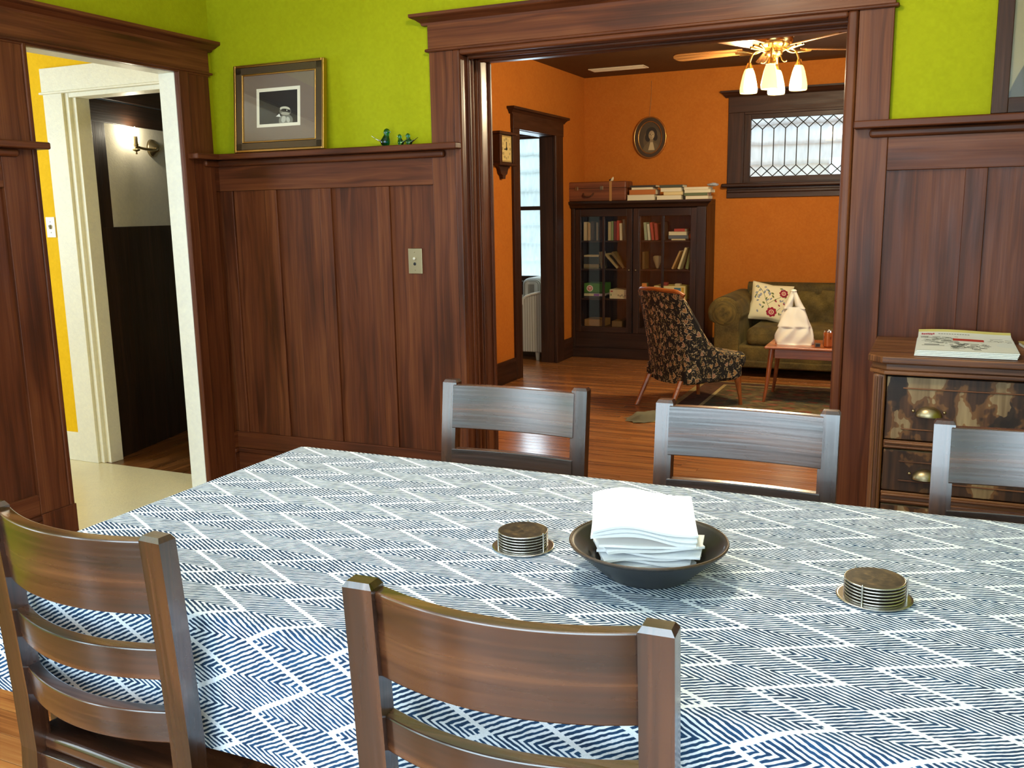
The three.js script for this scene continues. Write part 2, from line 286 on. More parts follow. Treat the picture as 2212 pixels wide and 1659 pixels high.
{ // front room window casing
  const t = struct('trim_front_room_window', 'dark wood casing round the front room window', 'casing');
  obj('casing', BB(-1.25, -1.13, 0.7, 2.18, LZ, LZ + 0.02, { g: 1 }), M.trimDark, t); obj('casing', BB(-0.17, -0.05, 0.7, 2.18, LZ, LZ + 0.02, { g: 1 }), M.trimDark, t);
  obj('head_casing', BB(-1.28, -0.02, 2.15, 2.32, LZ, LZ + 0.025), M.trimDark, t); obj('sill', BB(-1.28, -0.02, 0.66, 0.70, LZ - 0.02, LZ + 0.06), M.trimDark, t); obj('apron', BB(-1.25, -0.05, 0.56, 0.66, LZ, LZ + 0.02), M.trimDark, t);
}
{ // leaded window
  const o = struct('window_2', 'leaded glass window with diamond and hexagon panes above the sofa', 'window'); o.position.set(0, 0, LZ - 0.035);
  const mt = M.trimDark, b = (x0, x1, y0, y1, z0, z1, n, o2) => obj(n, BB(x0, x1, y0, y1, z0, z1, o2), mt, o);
  b(GX0 - 0.055, GX0, GY0 - 0.055, GY1 + 0.055, -0.02, 0.02, 'window_stile', { g: 1 }); b(GX1, GX1 + 0.055, GY0 - 0.055, GY1 + 0.055, -0.02, 0.02, 'window_stile', { g: 1 });
  b(GX0, GX1, GY0 - 0.055, GY0, -0.02, 0.02, 'window_rail'); b(GX0, GX1, GY1, GY1 + 0.055, -0.02, 0.02, 'window_rail');
  const lead = std(0x15130f, 0.5, { metalness: 0.4 }), S = (GX1 - GX0) / 9, yA = GY0 + 0.093, yB = GY1 - 0.093;
  const bar = (x0, y0, x1, y1) => { // clipped to the glass
    let a = [x0, y0], c = [x1, y1]; const cl = (p, q, X) => { const t = (X - p[0]) / (q[0] - p[0]); return [X, p[1] + (q[1] - p[1]) * t]; };
    if (a[0] < GX0) a = cl(a, c, GX0); if (c[0] > GX1) c = cl(a, c, GX1); if (a[0] > GX1) a = cl(c, a, GX1); if (c[0] < GX0) c = cl(a, c, GX0);
    const L = Math.hypot(c[0] - a[0], c[1] - a[1]); obj('lead_came', B(L, 0.008, 0.008, (a[0] + c[0]) / 2, (a[1] + c[1]) / 2, 0, { r: 0, rz: Math.atan2(c[1] - a[1], c[0] - a[0]) }), lead, o);
  };
  for (let i = 0; i <= 9; i++) { const x = GX0 + S * i;
    if (i > 0 && i < 9) bar(x, yA, x + 1e-5, yB);
    if (i < 9) { bar(x, yB, x + S, GY1); bar(x, GY1, x + S, yB); bar(x, yA, x + S, GY0); bar(x, GY0, x + S, yA); } }
  const poly = (pts) => obj('pane', ext(pts, 0.003, { g: 0 }), M.glass, o);
  for (let i = 0; i < 9; i++) { const x0 = GX0 + S * i, x1 = x0 + S, xm = (x0 + x1) / 2, ym = (yB + GY1) / 2, yn = (yA + GY0) / 2;
    poly([[x0, yA], [xm, yn], [x1, yA], [x1, yB], [xm, ym], [x0, yB]]);
    if (i < 8) { poly([[xm, ym], [x1, yB], [x1 + S / 2, ym], [x1, GY1]]); poly([[xm, yn], [x1, GY0], [x1 + S / 2, yn], [x1, yA]]); } 
    poly([[x0, GY1], [xm, ym], [x1, GY1]]); poly([[x0, GY0], [x1, GY0], [xm, yn]]); }
  poly([[GX0, yB], [GX0 + S / 2, (yB + GY1) / 2], [GX0, GY1]]); poly([[GX0, GY0], [GX0 + S / 2, (yA + GY0) / 2], [GX0, yA]]);
  poly([[GX1, yB], [GX1, GY1], [GX1 - S / 2, (yB + GY1) / 2]]); poly([[GX1, GY0], [GX1, yA], [GX1 - S / 2, (yA + GY0) / 2]]);
  // casing on the room side
  const w = LZ; const t = struct('trim_leaded_window', 'dark wood casing and crown round the leaded window', 'casing'); const c = (x0, x1, y0, y1, z0, z1, n, o2) => obj(n, BB(x0, x1, y0, y1, z0, z1, o2), mt, t);
  c(1.545, 1.69, 1.63, 2.26, w, w + 0.025, 'casing', { g: 1 }); c(2.715, 2.86, 1.63, 2.26, w, w + 0.025, 'casing', { g: 1 });
  c(1.545, 2.86, 2.26, 2.40, w, w + 0.028, 'head_casing'); c(1.69, 2.715, 2.24, 2.262, w - 0.02, w + 0.02, 'stop'); c(1.69, 2.715, 1.615, 1.64, w - 0.02, w + 0.02, 'stop');
  c(1.50, 2.90, 1.595, 1.63, w - 0.02, w + 0.075, 'sill', { r: 0.012 }); c(1.545, 2.86, 1.50, 1.595, w, w + 0.022, 'apron'); c(1.545, 2.86, 1.545, 1.575, w, w + 0.035, 'apron_moulding', { r: 0.01 });
  const cr = cornice(1.545, 2.86, [[0.028, 2.395], [0.03, 2.40], [0.055, 2.43], [0.07, 2.44], [0.07, 2.455]]); cr.translate(0, 0, w); obj('crown', cr, mt, t);
}
// neighbouring house: rough white shingle courses
{ const n = thing('neighbouring_house', 'white painted shingle siding of the house outside the windows', 'house', [0, 0, -6.5]);
  const sh = dataTex(512, 256, (u, v) => { const k = 222 + (pfbm(u, v, 60, 8, 3, 301) - 0.5) * 26 + (pfbm(u, v, 8, 4, 2, 305) - 0.5) * 20; return [k * 0.96, k, k * 1.01]; }, { rep: [1 / 1.5, 1 / 0.5] });
  const mt = new THREE.MeshStandardMaterial({ map: sh, roughness: 0.9 });
  for (let i = 0; i < 21; i++) { const y = -0.4 + i * 0.205;
    const g = grid(220, 6, (u, v) => { const x = -4 + u * 10, w = 0.022 * (pnoise(u * 160, i * 7.3, 160, 997, 9) - 0.5) + 0.012 * (pnoise(u * 40, i * 3.1, 40, 997, 19) - 0.5); const yy = v < 0.2 ? y + w : y + w + (v - 0.2) / 0.8 * 0.24; const zz = v < 0.1 ? -0.02 : 0.028 - (v - 0.17) * 0.034 + 0.006 * (pnoise(u * 260, i * 5.7, 260, 997, 29) - 0.5); return [x, yy, zz]; }, { uvf: (u, v) => [u * 10 + i, v * 0.24] });
    obj('shingle_course', g, mt, n); }
  obj('wall_backing', BB(-4, 6, -0.4, 4.2, -0.2, -0.03, WD), mt, n);
}

// ───────────────────────── dining trim ─────────────────────────
const RT = 1.715, FB = 1.536, PB = 0.283;
function railGeo(xa, xb) { return [BB(xa, xb, RT - 0.028, RT, 0, 0.088, { r: 0.006, g: 0 })]; }
// wainscot run in wall-local coordinates; bat = list of [x0,x1] battens
function wainscot(name, label, x0, x1, bats, place, mat = M.trim) {
  const t = struct(name, label, 'panelling'); const add = (n, g) => obj(n, place(g), mat, t);
  const edges = [x0, ...bats.flat(), x1];
  for (let i = 0; i < edges.length; i += 2) if (edges[i + 1] - edges[i] > 0.01) add('panel', BB(edges[i] - 0.004, edges[i + 1] + 0.004, PB - 0.005, FB + 0.005, 0, 0.008, { r: 0, g: 1 }));
  for (const [a, b] of bats) add('batten', BB(a, b, PB, FB, 0, 0.021, { g: 1 }));
  add('frieze_board', BB(x0, x1, FB, 1.665, 0, 0.022, { g: 0 }));
  add('base_rail', BB(x0, x1, 0.195, PB, 0, 0.021, { g: 0 }));
  add('baseboard_cap', BB(x0, x1, 0.17, 0.195, 0, 0.032, { g: 0, r: 0.008 }));
  add('baseboard', BB(x0, x1, 0, 0.17, 0, 0.026, { g: 0 }));
  return { t, add };
}
const id = g => g;
{ const { add } = wainscot('trim_1', 'dark brown wood wainscot left of the wide opening', 0.0, 1.26, [[0.03, 0.098], [0.30, 0.371], [0.626, 0.696], [0.952, 1.023]], id);
  add('bed_moulding', BB(0, 1.33, 1.655, RT - 0.028, 0, 0.045, { g: 0, r: 0.012 })); add('plate_rail', railGeo(0.0, 1.413)[0]); }
{ const { add } = wainscot('trim_2', 'dark brown wood wainscot right of the wide opening behind the chest', 3.175, RX, [[3.44, 3.513], [3.79, 3.863], [4.14, 4.213], [4.49, 4.563], [4.84, 4.913]], id);
  add('bed_moulding', BB(3.11, RX, 1.655, RT - 0.028, 0, 0.045, { g: 0, r: 0.012 })); add('plate_rail', railGeo(3.058, RX)[0]); }
{ const pl = g => toLeft(g, 0); const { add } = wainscot('trim_3', 'dark wood wainscot on the left wall nearest the camera', -2.45, -1.24, [[-2.28, -2.21], [-1.95, -1.88], [-1.62, -1.55]], pl);
  add('bed_moulding', BB(-2.45, -1.17, 1.655, RT - 0.028, 0, 0.045, { g: 0, r: 0.012 })); add('plate_rail', railGeo(-2.45, -1.06)[0]);
  const w2 = wainscot('trim_4', 'narrow strip of dark wainscot in the corner by the kitchen door', -0.055, 0.0, [], pl);
  w2.add('bed_moulding', BB(-0.13, 0, 1.655, RT - 0.028, 0, 0.045, { g: 0, r: 0.012 })); w2.add('plate_rail', railGeo(-0.235, 0.0)[0]); }
// wide opening: casings, liner, header, crown
{ const t = struct('trim_5', 'dark wood casing, jambs and crowned header of the wide opening', 'casing'), a = (n, g) => obj(n, g, /^jamb$|head_jamb/.test(n) ? M.jamb : M.trim, t);
  a('casing', BB(1.26, 1.378, 0, 2.113, 0, 0.024, { g: 1 })); a('casing', BB(3.055, 3.175, 0, 2.113, 0, 0.024, { g: 1 }));
  a('casing_bead', BB(1.378, OL + 0.004, 0, 2.113, -0.002, 0.034, { g: 1, r: 0.012 })); a('casing_bead', BB(OR - 0.004, 3.055, 0, 2.113, -0.002, 0.034, { g: 1, r: 0.012 }));
  a('casing_bead', BB(OL, OR, OT - 0.004, 2.113, -0.002, 0.034, { g: 0, r: 0.011 }));
  for (const [xo, s] of [[OL, 1], [OR, -1]]) {
    const bx = (x0, x1, z0, z1, r = 0.004) => BB(Math.min(xo + s * x0, xo + s * x1), Math.max(xo + s * x0, xo + s * x1), 0, OT, z0, z1, { g: 1, r });
    a('jamb', bx(-0.02, 0, -0.095, 0)); a('jamb', bx(-0.02, 0, -0.28, -0.15)); a('jamb_slot', bx(-0.02, -0.014, -0.15, -0.095, 0));
    a('jamb_bead', bx(-0.004, 0.012, -0.062, -0.04, 0.009)); a('jamb_bead', bx(-0.004, 0.01, -0.094, -0.078, 0.007)); a('jamb_bead', bx(-0.004, 0.012, -0.172, -0.15, 0.009)); a('jamb_bead', bx(-0.004, 0.01, -0.279, -0.255, 0.009));
  }
  a('head_jamb', BB(OL - 0.02, OR + 0.02, OT, OT + 0.02, -0.28, 0, { g: 0 })); a('head_bead', BB(OL, OR, OT - 0.012, OT + 0.004, -0.172, -0.15, { r: 0.007 })); a('head_bead', BB(OL, OR, OT - 0.012, OT + 0.004, -0.06, -0.04, { r: 0.007 }));
  a('header_bead', BB(1.245, 3.19, 2.108, 2.122, 0, 0.04, { r: 0.006 })); a('header', BB(1.257, 3.178, 2.12, 2.232, 0, 0.028));
  a('crown', cornice(1.257, 3.178, [[0.028, 2.222], [0.031, 2.232], [0.05, 2.246], [0.066, 2.252], [0.07, 2.256], [0.07, 2.268]]));
  // living room side
  a('casing', BB(1.25, 1.39, 0, OT, -0.305, -0.28, { g: 1 })); a('casing', BB(3.04, 3.18, 0, OT, -0.305, -0.28, { g: 1 })); a('header', BB(1.25, 3.18, 2.105, 2.25, -0.308, -0.28)); }
// kitchen door
{ const t = struct('door_1', 'dark wood casing with crown round the kitchen doorway', 'doorway'), L = g => toLeft(g, 0), a = (n, g, m = M.trim) => obj(n, L(g), m, t);
  a('casing', BB(-0.19, -0.05, 0, 2.113, 0, 0.024, { g: 1 })); a('casing_bead', BB(-DK0 - 0.003, -0.19, 0, 2.113, -0.002, 0.03, { g: 1, r: 0.01 }));
  a('casing', BB(-1.24, -1.10, 0, 2.113, 0, 0.024, { g: 1 })); a('casing_bead', BB(-1.10, -DK1 + 0.003, 0, 2.113, -0.002, 0.03, { g: 1, r: 0.008 }));
  a('plinth', BB(-1.245, -1.075, 0, 0.2, 0, 0.034, { g: 1 }));
  a('header', BB(-1.245, -0.045, 2.09, 2.222, 0, 0.028)); a('header_bead', BB(-1.255, -0.03, 2.098, 2.11, 0, 0.038, { r: 0.005 }));
  a('crown', cornice(-1.245, -0.048, [[0.028, 2.21], [0.031, 2.22], [0.05, 2.236], [0.066, 2.242], [0.07, 2.246], [0.07, 2.258]]));
  a('jamb', BB(-DK0, -DK0 + 0.02, 0, OT, -0.1, -0.001, { g: 1 }), M.white); a('jamb', BB(-DK1 - 0.02, -DK1, 0, OT, -0.1, -0.001, { g: 1 }), M.white); a('head_jamb', BB(-DK1 - 0.02, -DK0 + 0.02, OT - 0.001, OT + 0.02, -0.1, -0.001), M.white); }
// white hall door casing in the kitchen
{ const t = struct('door_2', 'white painted casing of the hall doorway seen through the kitchen', 'doorway'), a = (n, g) => obj(n, g, M.white, t);
  a('casing', BB(-1.18, -1.035, 0, 2.09, 0, 0.022, { g: 1 })); a('stop', BB(-1.035, -1.0, 0, 2.09, -0.03, 0.008, { g: 1, r: 0.006 })); a('jamb', BB(-1.0, HX0, 0, 2.065, -0.1, -0.01, { g: 1 }));
  a('casing', BB(-0.2, -0.1, 0, 2.09, 0, 0.022, { g: 1 })); a('header', BB(-1.185, -0.1, 2.09, 2.223, 0, 0.026)); a('head_bead', BB(-1.2, -0.1, 2.085, 2.098, 0, 0.034, { r: 0.005 }));
  a('head_jamb', BB(-1.0, -0.2, 2.062, 2.09, -0.1, 0.008)); }
smesh('baseboard_kitchen', BB(-3.2, -1.18, 0, 0.17, 0, 0.018, { g: 0 }), M.white, 'white baseboard under the yellow kitchen wall', 'baseboard');
// living room trim
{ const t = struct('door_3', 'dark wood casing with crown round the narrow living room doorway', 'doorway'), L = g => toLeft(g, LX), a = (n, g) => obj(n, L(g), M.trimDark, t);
  a('casing', BB(3.30, 3.43, 0, LDT + 0.02, 0, 0.024, { g: 1 })); a('casing', BB(4.27, 4.41, 0, LDT + 0.02, 0, 0.024, { g: 1 })); a('casing_bead', BB(4.22, 4.27, 0, LDT + 0.02, -0.002, 0.03, { g: 1, r: 0.01 }));
  a('header', BB(3.295, 4.415, LDT + 0.005, 2.20, 0, 0.028)); a('crown', cornice(3.295, 4.415, [[0.028, 2.19], [0.031, 2.20], [0.05, 2.22], [0.066, 2.226], [0.066, 2.245]]));
  a('jamb', BB(3.41, 3.43, 0, LDT, -0.14, -0.001, { g: 1 })); a('jamb', BB(4.23, 4.25, 0, LDT, -0.14, -0.001, { g: 1 })); a('head_jamb', BB(3.41, 4.25, LDT, LDT + 0.02, -0.14, -0.001)); }
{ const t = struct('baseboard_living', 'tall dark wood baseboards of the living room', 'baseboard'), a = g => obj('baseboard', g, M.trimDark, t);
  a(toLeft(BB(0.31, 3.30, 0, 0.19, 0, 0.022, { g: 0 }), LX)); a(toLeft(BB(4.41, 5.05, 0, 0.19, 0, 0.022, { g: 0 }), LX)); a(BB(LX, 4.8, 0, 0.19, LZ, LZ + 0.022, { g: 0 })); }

// ───────────────────────── dining table and cloth ─────────────────────────
const TX0 = 1.745, TX1 = 4.15, TZ0 = 1.705, TZ1 = 2.69, TY = 0.757;
{ const t = thing('dining_table', 'long wooden dining table hidden under the blue patterned cloth', 'table', [(TX0 + TX1) / 2, 0, (TZ0 + TZ1) / 2]);
  const hw = (TX1 - TX0) / 2 - 0.008, hd = (TZ1 - TZ0) / 2 - 0.008;
  obj('tabletop', BB(-hw, hw, TY - 0.032, TY - 0.002, -hd, hd, { r: 0.006 }), M.chair, t);
  for (const sx of [-1, 1]) for (const sz of [-1, 1]) obj('leg', B(0.07, TY - 0.032, 0.07, sx * (hw - 0.045), (TY - 0.032) / 2, sz * (hd - 0.11), { r: 0.006 }), M.chair, t);
  for (const s of [-1, 1]) { obj('apron', BB(-hw + 0.125, hw - 0.125, TY - 0.12, TY - 0.032, s * (hd - 0.11) - 0.01, s * (hd - 0.11) + 0.01), M.chair, t); obj('apron', BB(s * (hw - 0.09) - 0.01, s * (hw - 0.09) + 0.01, TY - 0.12, TY - 0.032, -hd + 0.145, hd - 0.145, { g: 2 }), M.chair, t); } }
{ // zigzag printed cloth: white zigzag every P along x, chevron stripes between
  const P = 0.157, Q = 0.127, A = 0.12, S = P / 10, NX = 3, NZq = 4;
  const navy = [12, 40, 70], navy2 = [26, 76, 118], white = [230, 239, 248];
  const map = dataTex(1536, 1536, (u, v) => {
    const wob = (pnoise(u * 90, v * 90, 90, 90, 401) - 0.5) * 0.0022 + (pnoise(u * 12, v * 12, 12, 12, 405) - 0.5) * 0.003;
    const x = u * P * NX + wob, z = v * Q * NZq + (pnoise(u * 60, v * 60, 60, 60, 407) - 0.5) * 0.0014;
    const f = z / Q - Math.floor(z / Q), tr = A * (f < 0.5 ? f * 2 : 2 - f * 2);
    const a = ((x - tr) / P % 1 + 1) % 1, da = Math.min(a, 1 - a) * P;
    const b = ((x + tr) / S % 1 + 1) % 1, db = Math.abs(b - 0.5) * 2;
    const line = 1 - sstep(0.0075, 0.0095, da), stripe = sstep(0.42, 0.56, db + (pnoise(u * 40, v * 40, 40, 40, 409) - 0.5) * 0.24);
    const w = Math.max(line, 1 - stripe), weave = (pnoise(u * 380, v * 380, 380, 380, 411) - 0.5) * 16;
    const nv = mix3(navy, navy2, pfbm(u, v, 24, 24, 3, 413) * 0.9); const c = mix3(nv, white, w); return [c[0] + weave, c[1] + weave, c[2] + weave];
  }, { rep: [1 / (P * NX), 1 / (Q * NZq)] });
  const bm = dataTex(512, 512, (u, v) => { const k = 128 + 60 * Math.sin(u * 512 * 0.785) * Math.sin(v * 512 * 0.785) + 50 * (pfbm(u, v, 50, 50, 2, 415) - 0.5); return [k, k, k]; }, { srgb: false, rep: [1 / 0.2, 1 / 0.2] });
  map.offset.set(-(3.325 % (P * NX)) / (P * NX), -(2.47 % (Q * NZq)) / (Q * NZq));
  const mt = new THREE.MeshPhysicalMaterial({ map, roughness: 0.9, bumpMap: bm, bumpScale: 0.0006, sheen: 0.2, sheenRoughness: 0.6, side: THREE.DoubleSide });
  const H = 0.235, x0 = TX0 - H, x1 = TX1 + H, z0 = TZ0 - H, z1 = TZ1 + H + 0.015, R = 0.009;
  const nA = 260, nB = 150;
  // denser sampling near the edges
  const samp = (n, a, b, ea, eb) => { const s = []; const na = Math.round(n * 0.22), nm = n - 2 * na; for (let i = 0; i < na; i++) s.push(lerp(a, ea, i / na)); for (let i = 0; i < nm; i++) s.push(lerp(ea, eb, i / nm)); for (let i = 0; i <= na; i++) s.push(lerp(eb, b, i / na)); return s; };
  const as = samp(nA, x0, x1, TX0 - 0.004, TX1 + 0.004), bs = samp(nB, z0, z1, TZ0 - 0.004, TZ1 + 0.004);
  const f = (u, v) => {
    const a = as[Math.round(u * nA)], b = bs[Math.round(v * nB)];
    const sx = a < TX0 ? -1 : a > TX1 ? 1 : 0, sz = b < TZ0 ? -1 : b > TZ1 ? 1 : 0, dx = sx ? (sx < 0 ? TX0 - a : a - TX1) : 0, dz = sz ? (sz < 0 ? TZ0 - b : b - TZ1) : 0;
    const L = Math.hypot(dx, dz), ripple = 0.0012 * (pnoise(a * 5, b * 5, 997, 997, 421) - 0.5) + 0.0018 * (pnoise(a * 1.7, b * 1.7, 997, 997, 423) - 0.5);
    if (!sx && !sz) return [a, TY + 0.002 + ripple, b];
    const ang = Math.atan2(dz * sz, dx * sx), ux = Math.cos(ang), uz = Math.sin(ang), corner = sx && sz;
    let along = sx && !sz ? b : a; const bend = Math.min(L, R * 1.57), th = bend / R, down = L - bend;
    let out = R * Math.sin(th), drop = R * (1 - Math.cos(th)) + down;
    const k = sstep(0.03, H, L);
    let wave = 0.012 * Math.sin(along * 9.7 + 1.3) + 0.008 * Math.sin(along * 23 + 0.4);
    if (corner) { const phi = Math.atan2(dz, dx) / (Math.PI / 2); wave = lerp(0.012 * Math.sin((sx < 0 ? (sz < 0 ? TZ0 : TZ1) : TZ1) * 9.7 + 1.3), 0.012, 0.3) + 0.055 * Math.sin(phi * Math.PI) * (0.55 + 0.45 * Math.cos(phi * Math.PI * 4)); }
    out += k * (0.016 + wave * 0.9) * (sz > 0 && !corner ? 0.22 : 1);
    return [clamp(a, TX0, TX1) + ux * out, TY + 0.002 - drop, clamp(b, TZ0, TZ1) + uz * out];
  };
  const g = grid(nA, nB, f, { uvf: (u, v) => [as[Math.round(u * nA)], bs[Math.round(v * nB)]] });
  const c = obj('tablecloth', g, mt); tag(c, 'white cloth with navy zigzag stripes draped over the dining table', 'tablecloth'); }

// ───────────────────────── dining chairs ─────────────────────────
function makeChair(rake, bow) {
  const t = thing('dining_chair', '', 'chair'); t.userData.base = 'dining_chair';
  const W = 0.452, ph = 0.925, pw = 0.045, seatY = 0.455;
  const back = y => y > seatY ? -0.205 - rake * Math.pow((y - seatY) / (ph - seatY), 1.2) : -0.205 - 0.03 * (1 - y / seatY);
  for (const s of [-1, 1]) { // rear posts, raked, bevelled top
    const ys = [0, 0.2, 0.44, 0.56, 0.7, 0.82, 0.917, ph]; const pts = ys.map((y, i) => [s * (W / 2 - pw / 2), y, back(y), i === ys.length - 1 ? pw / 2 - 0.005 : pw / 2, i === ys.length - 1 ? 0.012 : 0.0165]);
    obj('back_post', uvGrain(limb(pts, 4, true).rotateY(0), 1, [s, s]), M.chair, t); }
  for (const s of [-1, 1]) obj('front_leg', limb([[s * 0.195, 0, 0.195, 0.016, 0.016], [s * 0.195, 0.40, 0.195, 0.021, 0.021], [s * 0.195, seatY - 0.022, 0.195, 0.021, 0.021]], 4, true), M.chair, t);
  const slat = (y0, y1, bow) => { // curved back slat between the posts
    const n = 24, hw = W / 2 - pw + 0.006, th = 0.02; const sh = [];
    const zc = x => back((y0 + y1) / 2) - bow * (1 - (x / hw) ** 2) + 0.008;
    for (let i = 0; i <= n; i++) { const x = lerp(-hw, hw, i / n); sh.push([x, -(zc(x) + th / 2)]); } for (let i = n; i >= 0; i--) { const x = lerp(-hw, hw, i / n); sh.push([x, -(zc(x) - th / 2)]); }
    const g = ext(sh, y1 - y0, { bevel: 0.0025, g: 0 }); g.rotateX(-Math.PI / 2); g.translate(0, (y0 + y1) / 2, 0);
    const lean = (back(y1) - back(y0)) / (y1 - y0), p = g.attributes.position; for (let i = 0; i < p.count; i++) p.setZ(i, p.getZ(i) + lean * (p.getY(i) - (y0 + y1) / 2));
    g.computeVertexNormals(); uvGrain(g, 0, [y0 * 7, y0 * 3]); return clean(toCreasedNormals(g, 0.16)); };
  obj('back_slat', slat(0.785, 0.912, bow), M.chair, t); obj('back_slat', slat(0.668, 0.724, bow), M.chair, t); obj('back_slat', slat(0.552, 0.61, bow), M.chair, t);
  const sg = clean(new RoundedBoxGeometry(0.45, 0.03, 0.43, 3, 0.01)); uvGrain(sg, 0, [0.3, 0.2]); sg.translate(0, seatY - 0.007, 0.012); obj('seat', sg, M.chair, t);
  obj('apron', BB(-0.175, 0.175, 0.37, seatY - 0.022, 0.186, 0.206), M.chair, t); obj('apron', BB(-0.19, 0.19, 0.37, seatY - 0.022, -0.215, -0.195), M.chair, t);
  for (const s of [-1, 1]) { obj('apron', BB(s * 0.2 - 0.01, s * 0.2 + 0.01, 0.37, seatY - 0.022, -0.19, 0.175, { g: 2 }), M.chair, t); obj('stretcher', BB(s * 0.2 - 0.009, s * 0.2 + 0.009, 0.13, 0.16, -0.205, 0.185, { g: 2 }), M.chair, t); }
  return t;
}
const chair0 = makeChair(0.046, 0.014), chairN = makeChair(0.03, 0.042), CG = 'wooden ladder-back dining chairs';
{ // far side: origin z = post top z + 0.253
  chair0.position.set(2.283, 0, 1.41 + 0.251); chair0.userData.label = 'brown ladder-back dining chair across the table, left of the bowl, before the door jamb'; chair0.userData.group = CG;
  copy(chair0, [2.953, 0, 1.487 + 0.251], 0.0, 'brown ladder-back dining chair across the table directly behind the bowl of napkins', CG);
  copy(chair0, [3.615, 0, 1.50 + 0.251], 0.02, 'brown ladder-back dining chair across the table in front of the old chest', CG);
  chairN.position.set(2.880, 0, 2.80 - 0.235); chairN.rotation.y = Math.PI + 0.045; chairN.userData.label = 'brown ladder-back dining chair nearest the camera, its back in the bottom centre'; chairN.userData.group = CG;
  copy(chairN, [2.097, 0, 2.768 - 0.235], Math.PI - 0.055, 'brown ladder-back dining chair at the lower left by the table corner', CG); }

// ───────────────────────── things on the table ─────────────────────────
const TOP = TY + 0.004;
{ const b = thing('serving_bowl', 'wide black flared bowl holding paper napkins on the table', 'bowl', [2.925, TOP, 2.252]);
  const dk = std(new THREE.Color().setRGB(0.012, 0.012, 0.013), 0.4, { clearcoat: 0.15 });
  obj('bowl_body', lathe([[0, 0.001], [0.074, 0.0], [0.079, 0.003], [0.108, 0.03], [0.1405, 0.058], [0.1425, 0.062], [0.139, 0.0645], [0.132, 0.0605], [0.1, 0.034], [0.07, 0.012], [0, 0.01]], 56), dk, b);
  obj('rim_wear', new THREE.TorusGeometry(0.1405, 0.0024, 8, 64).rotateX(Math.PI / 2).translate(0, 0.0632, 0), std(new THREE.Color().setRGB(0.07, 0.04, 0.022), 0.4), b);
}
{ const pm = std(0xf8fafc, 0.95); const NG = 'paper napkins piled in the black bowl';
  for (let k = 0; k < 9; k++) { const topk = k >= 6, w = topk ? 0.182 : (0.17 + 0.02 * hsh(k, 1, 2)) * (k < 2 ? 0.84 : 1), d = topk ? 0.13 : 0.112, th = 0.0045;
    const S = (u, v, up) => { const x = (u - 0.5) * w, z = (v - 0.5) * d, r = hsh(k, 2, 2) * 0.0008; return [x, 0.002 * Math.sin(u * 6 + 0.5) + 0.0016 * Math.sin(v * 7) + r + (up ? th / 2 : -th / 2) + (topk ? 0.014 * Math.cos((u - 0.3) * 3.2) : 0), z + 0.003 * Math.sin(u * 9 + k)]; };
    const n = 14, a = grid(n, n, (u, v) => S(u, 1 - v, true)), c = grid(n, n, (u, v) => S(u, v, false));
    const edge = grid(4 * n, 1, (u, v) => { const q = u * 4, s = Math.min(3, Math.floor(q)), f = q - s; const [p, r] = s === 0 ? [f, 1] : s === 1 ? [1, 1 - f] : s === 2 ? [1 - f, 0] : [0, f]; return S(p, r, v > 0.5); });
    const o = obj('napkin', [a, c, edge], pm); o.position.set(2.925 + (topk ? -0.010 : (hsh(k, 3, 5) - 0.5) * 0.012), TOP + 0.034 + k * 0.0072 + (topk ? 0.016 : 0), 2.254 + (topk ? -0.004 : (hsh(k, 7, 5) - 0.5) * 0.008)); o.rotation.set(topk ? 0.27 : 0.02, 0.30 + (topk ? (k - 7) * 0.03 : (hsh(k, 9, 5) - 0.3) * 0.5), topk ? -0.05 : 0);
    tag(o, topk ? 'white folded paper napkin in the tilted upper layer of the bowl pile' : 'white folded paper napkin in the flat lower layer of the bowl pile', 'napkin', NG); } }
function coasterSet(x, z, ry, lab) {
  const h = thing('coaster_holder', `round metal coaster holder with upright posts ${lab}`, 'coaster holder', [x, TOP, z], ry); h.scale.set(1.06, 1, 1.06);
  obj('base', lathe([[0, 0], [0.054, 0], [0.0575, 0.0012], [0.0578, 0.0028], [0.054, 0.0032], [0, 0.0028]], 48), M.steel, h);
  for (let k = 0; k < 3; k++) { const a = 0.3 + k * 2.094; obj('post', limb([[Math.cos(a) * 0.0485, 0.003, Math.sin(a) * 0.0485, 0.0016], [Math.cos(a) * 0.0485, 0.036, Math.sin(a) * 0.0485, 0.0016], [Math.cos(a) * 0.0485, 0.0385, Math.sin(a) * 0.0485, 0.0006]], 6), M.steel, h); }
  for (let k = 0; k < 6; k++) { const c = thing('coaster', `round metal coaster with brown cork top in the stack ${lab}`, 'coaster', [x, TOP + 0.0032 + k * 0.0056, z], 0, `coasters ${lab}`); c.scale.set(1.06, 1, 1.06);
    obj('rim', lathe([[0, 0], [0.0445, 0], [0.0465, 0.0012], [0.0462, 0.003], [0.0445, 0.0036], [0.0445, 0.0024], [0, 0.0024]], 40), M.steel, c); obj('inlay', lathe([[0, 0.0037], [0.0443, 0.0037], [0.0443, 0.0025], [0, 0.0025]], 36), M.inlay, c); }
}
M.inlay = new THREE.MeshPhysicalMaterial({ map: dataTex(256, 256, (u, v) => { const k = pfbm(u, v, 14, 14, 4, 451), q = pfbm(u, v, 5, 5, 2, 455); const c = mix3([44, 34, 24], [112, 90, 58], clamp((k - 0.3) * 1.8)); return c.map(e => e * (0.8 + 0.4 * q)); }), roughness: 0.5, metalness: 0.35 });
coasterSet(2.660, 2.212, 0, 'beside the bowl'); coasterSet(3.306, 2.213, 0.5, 'to the right of the bowl');

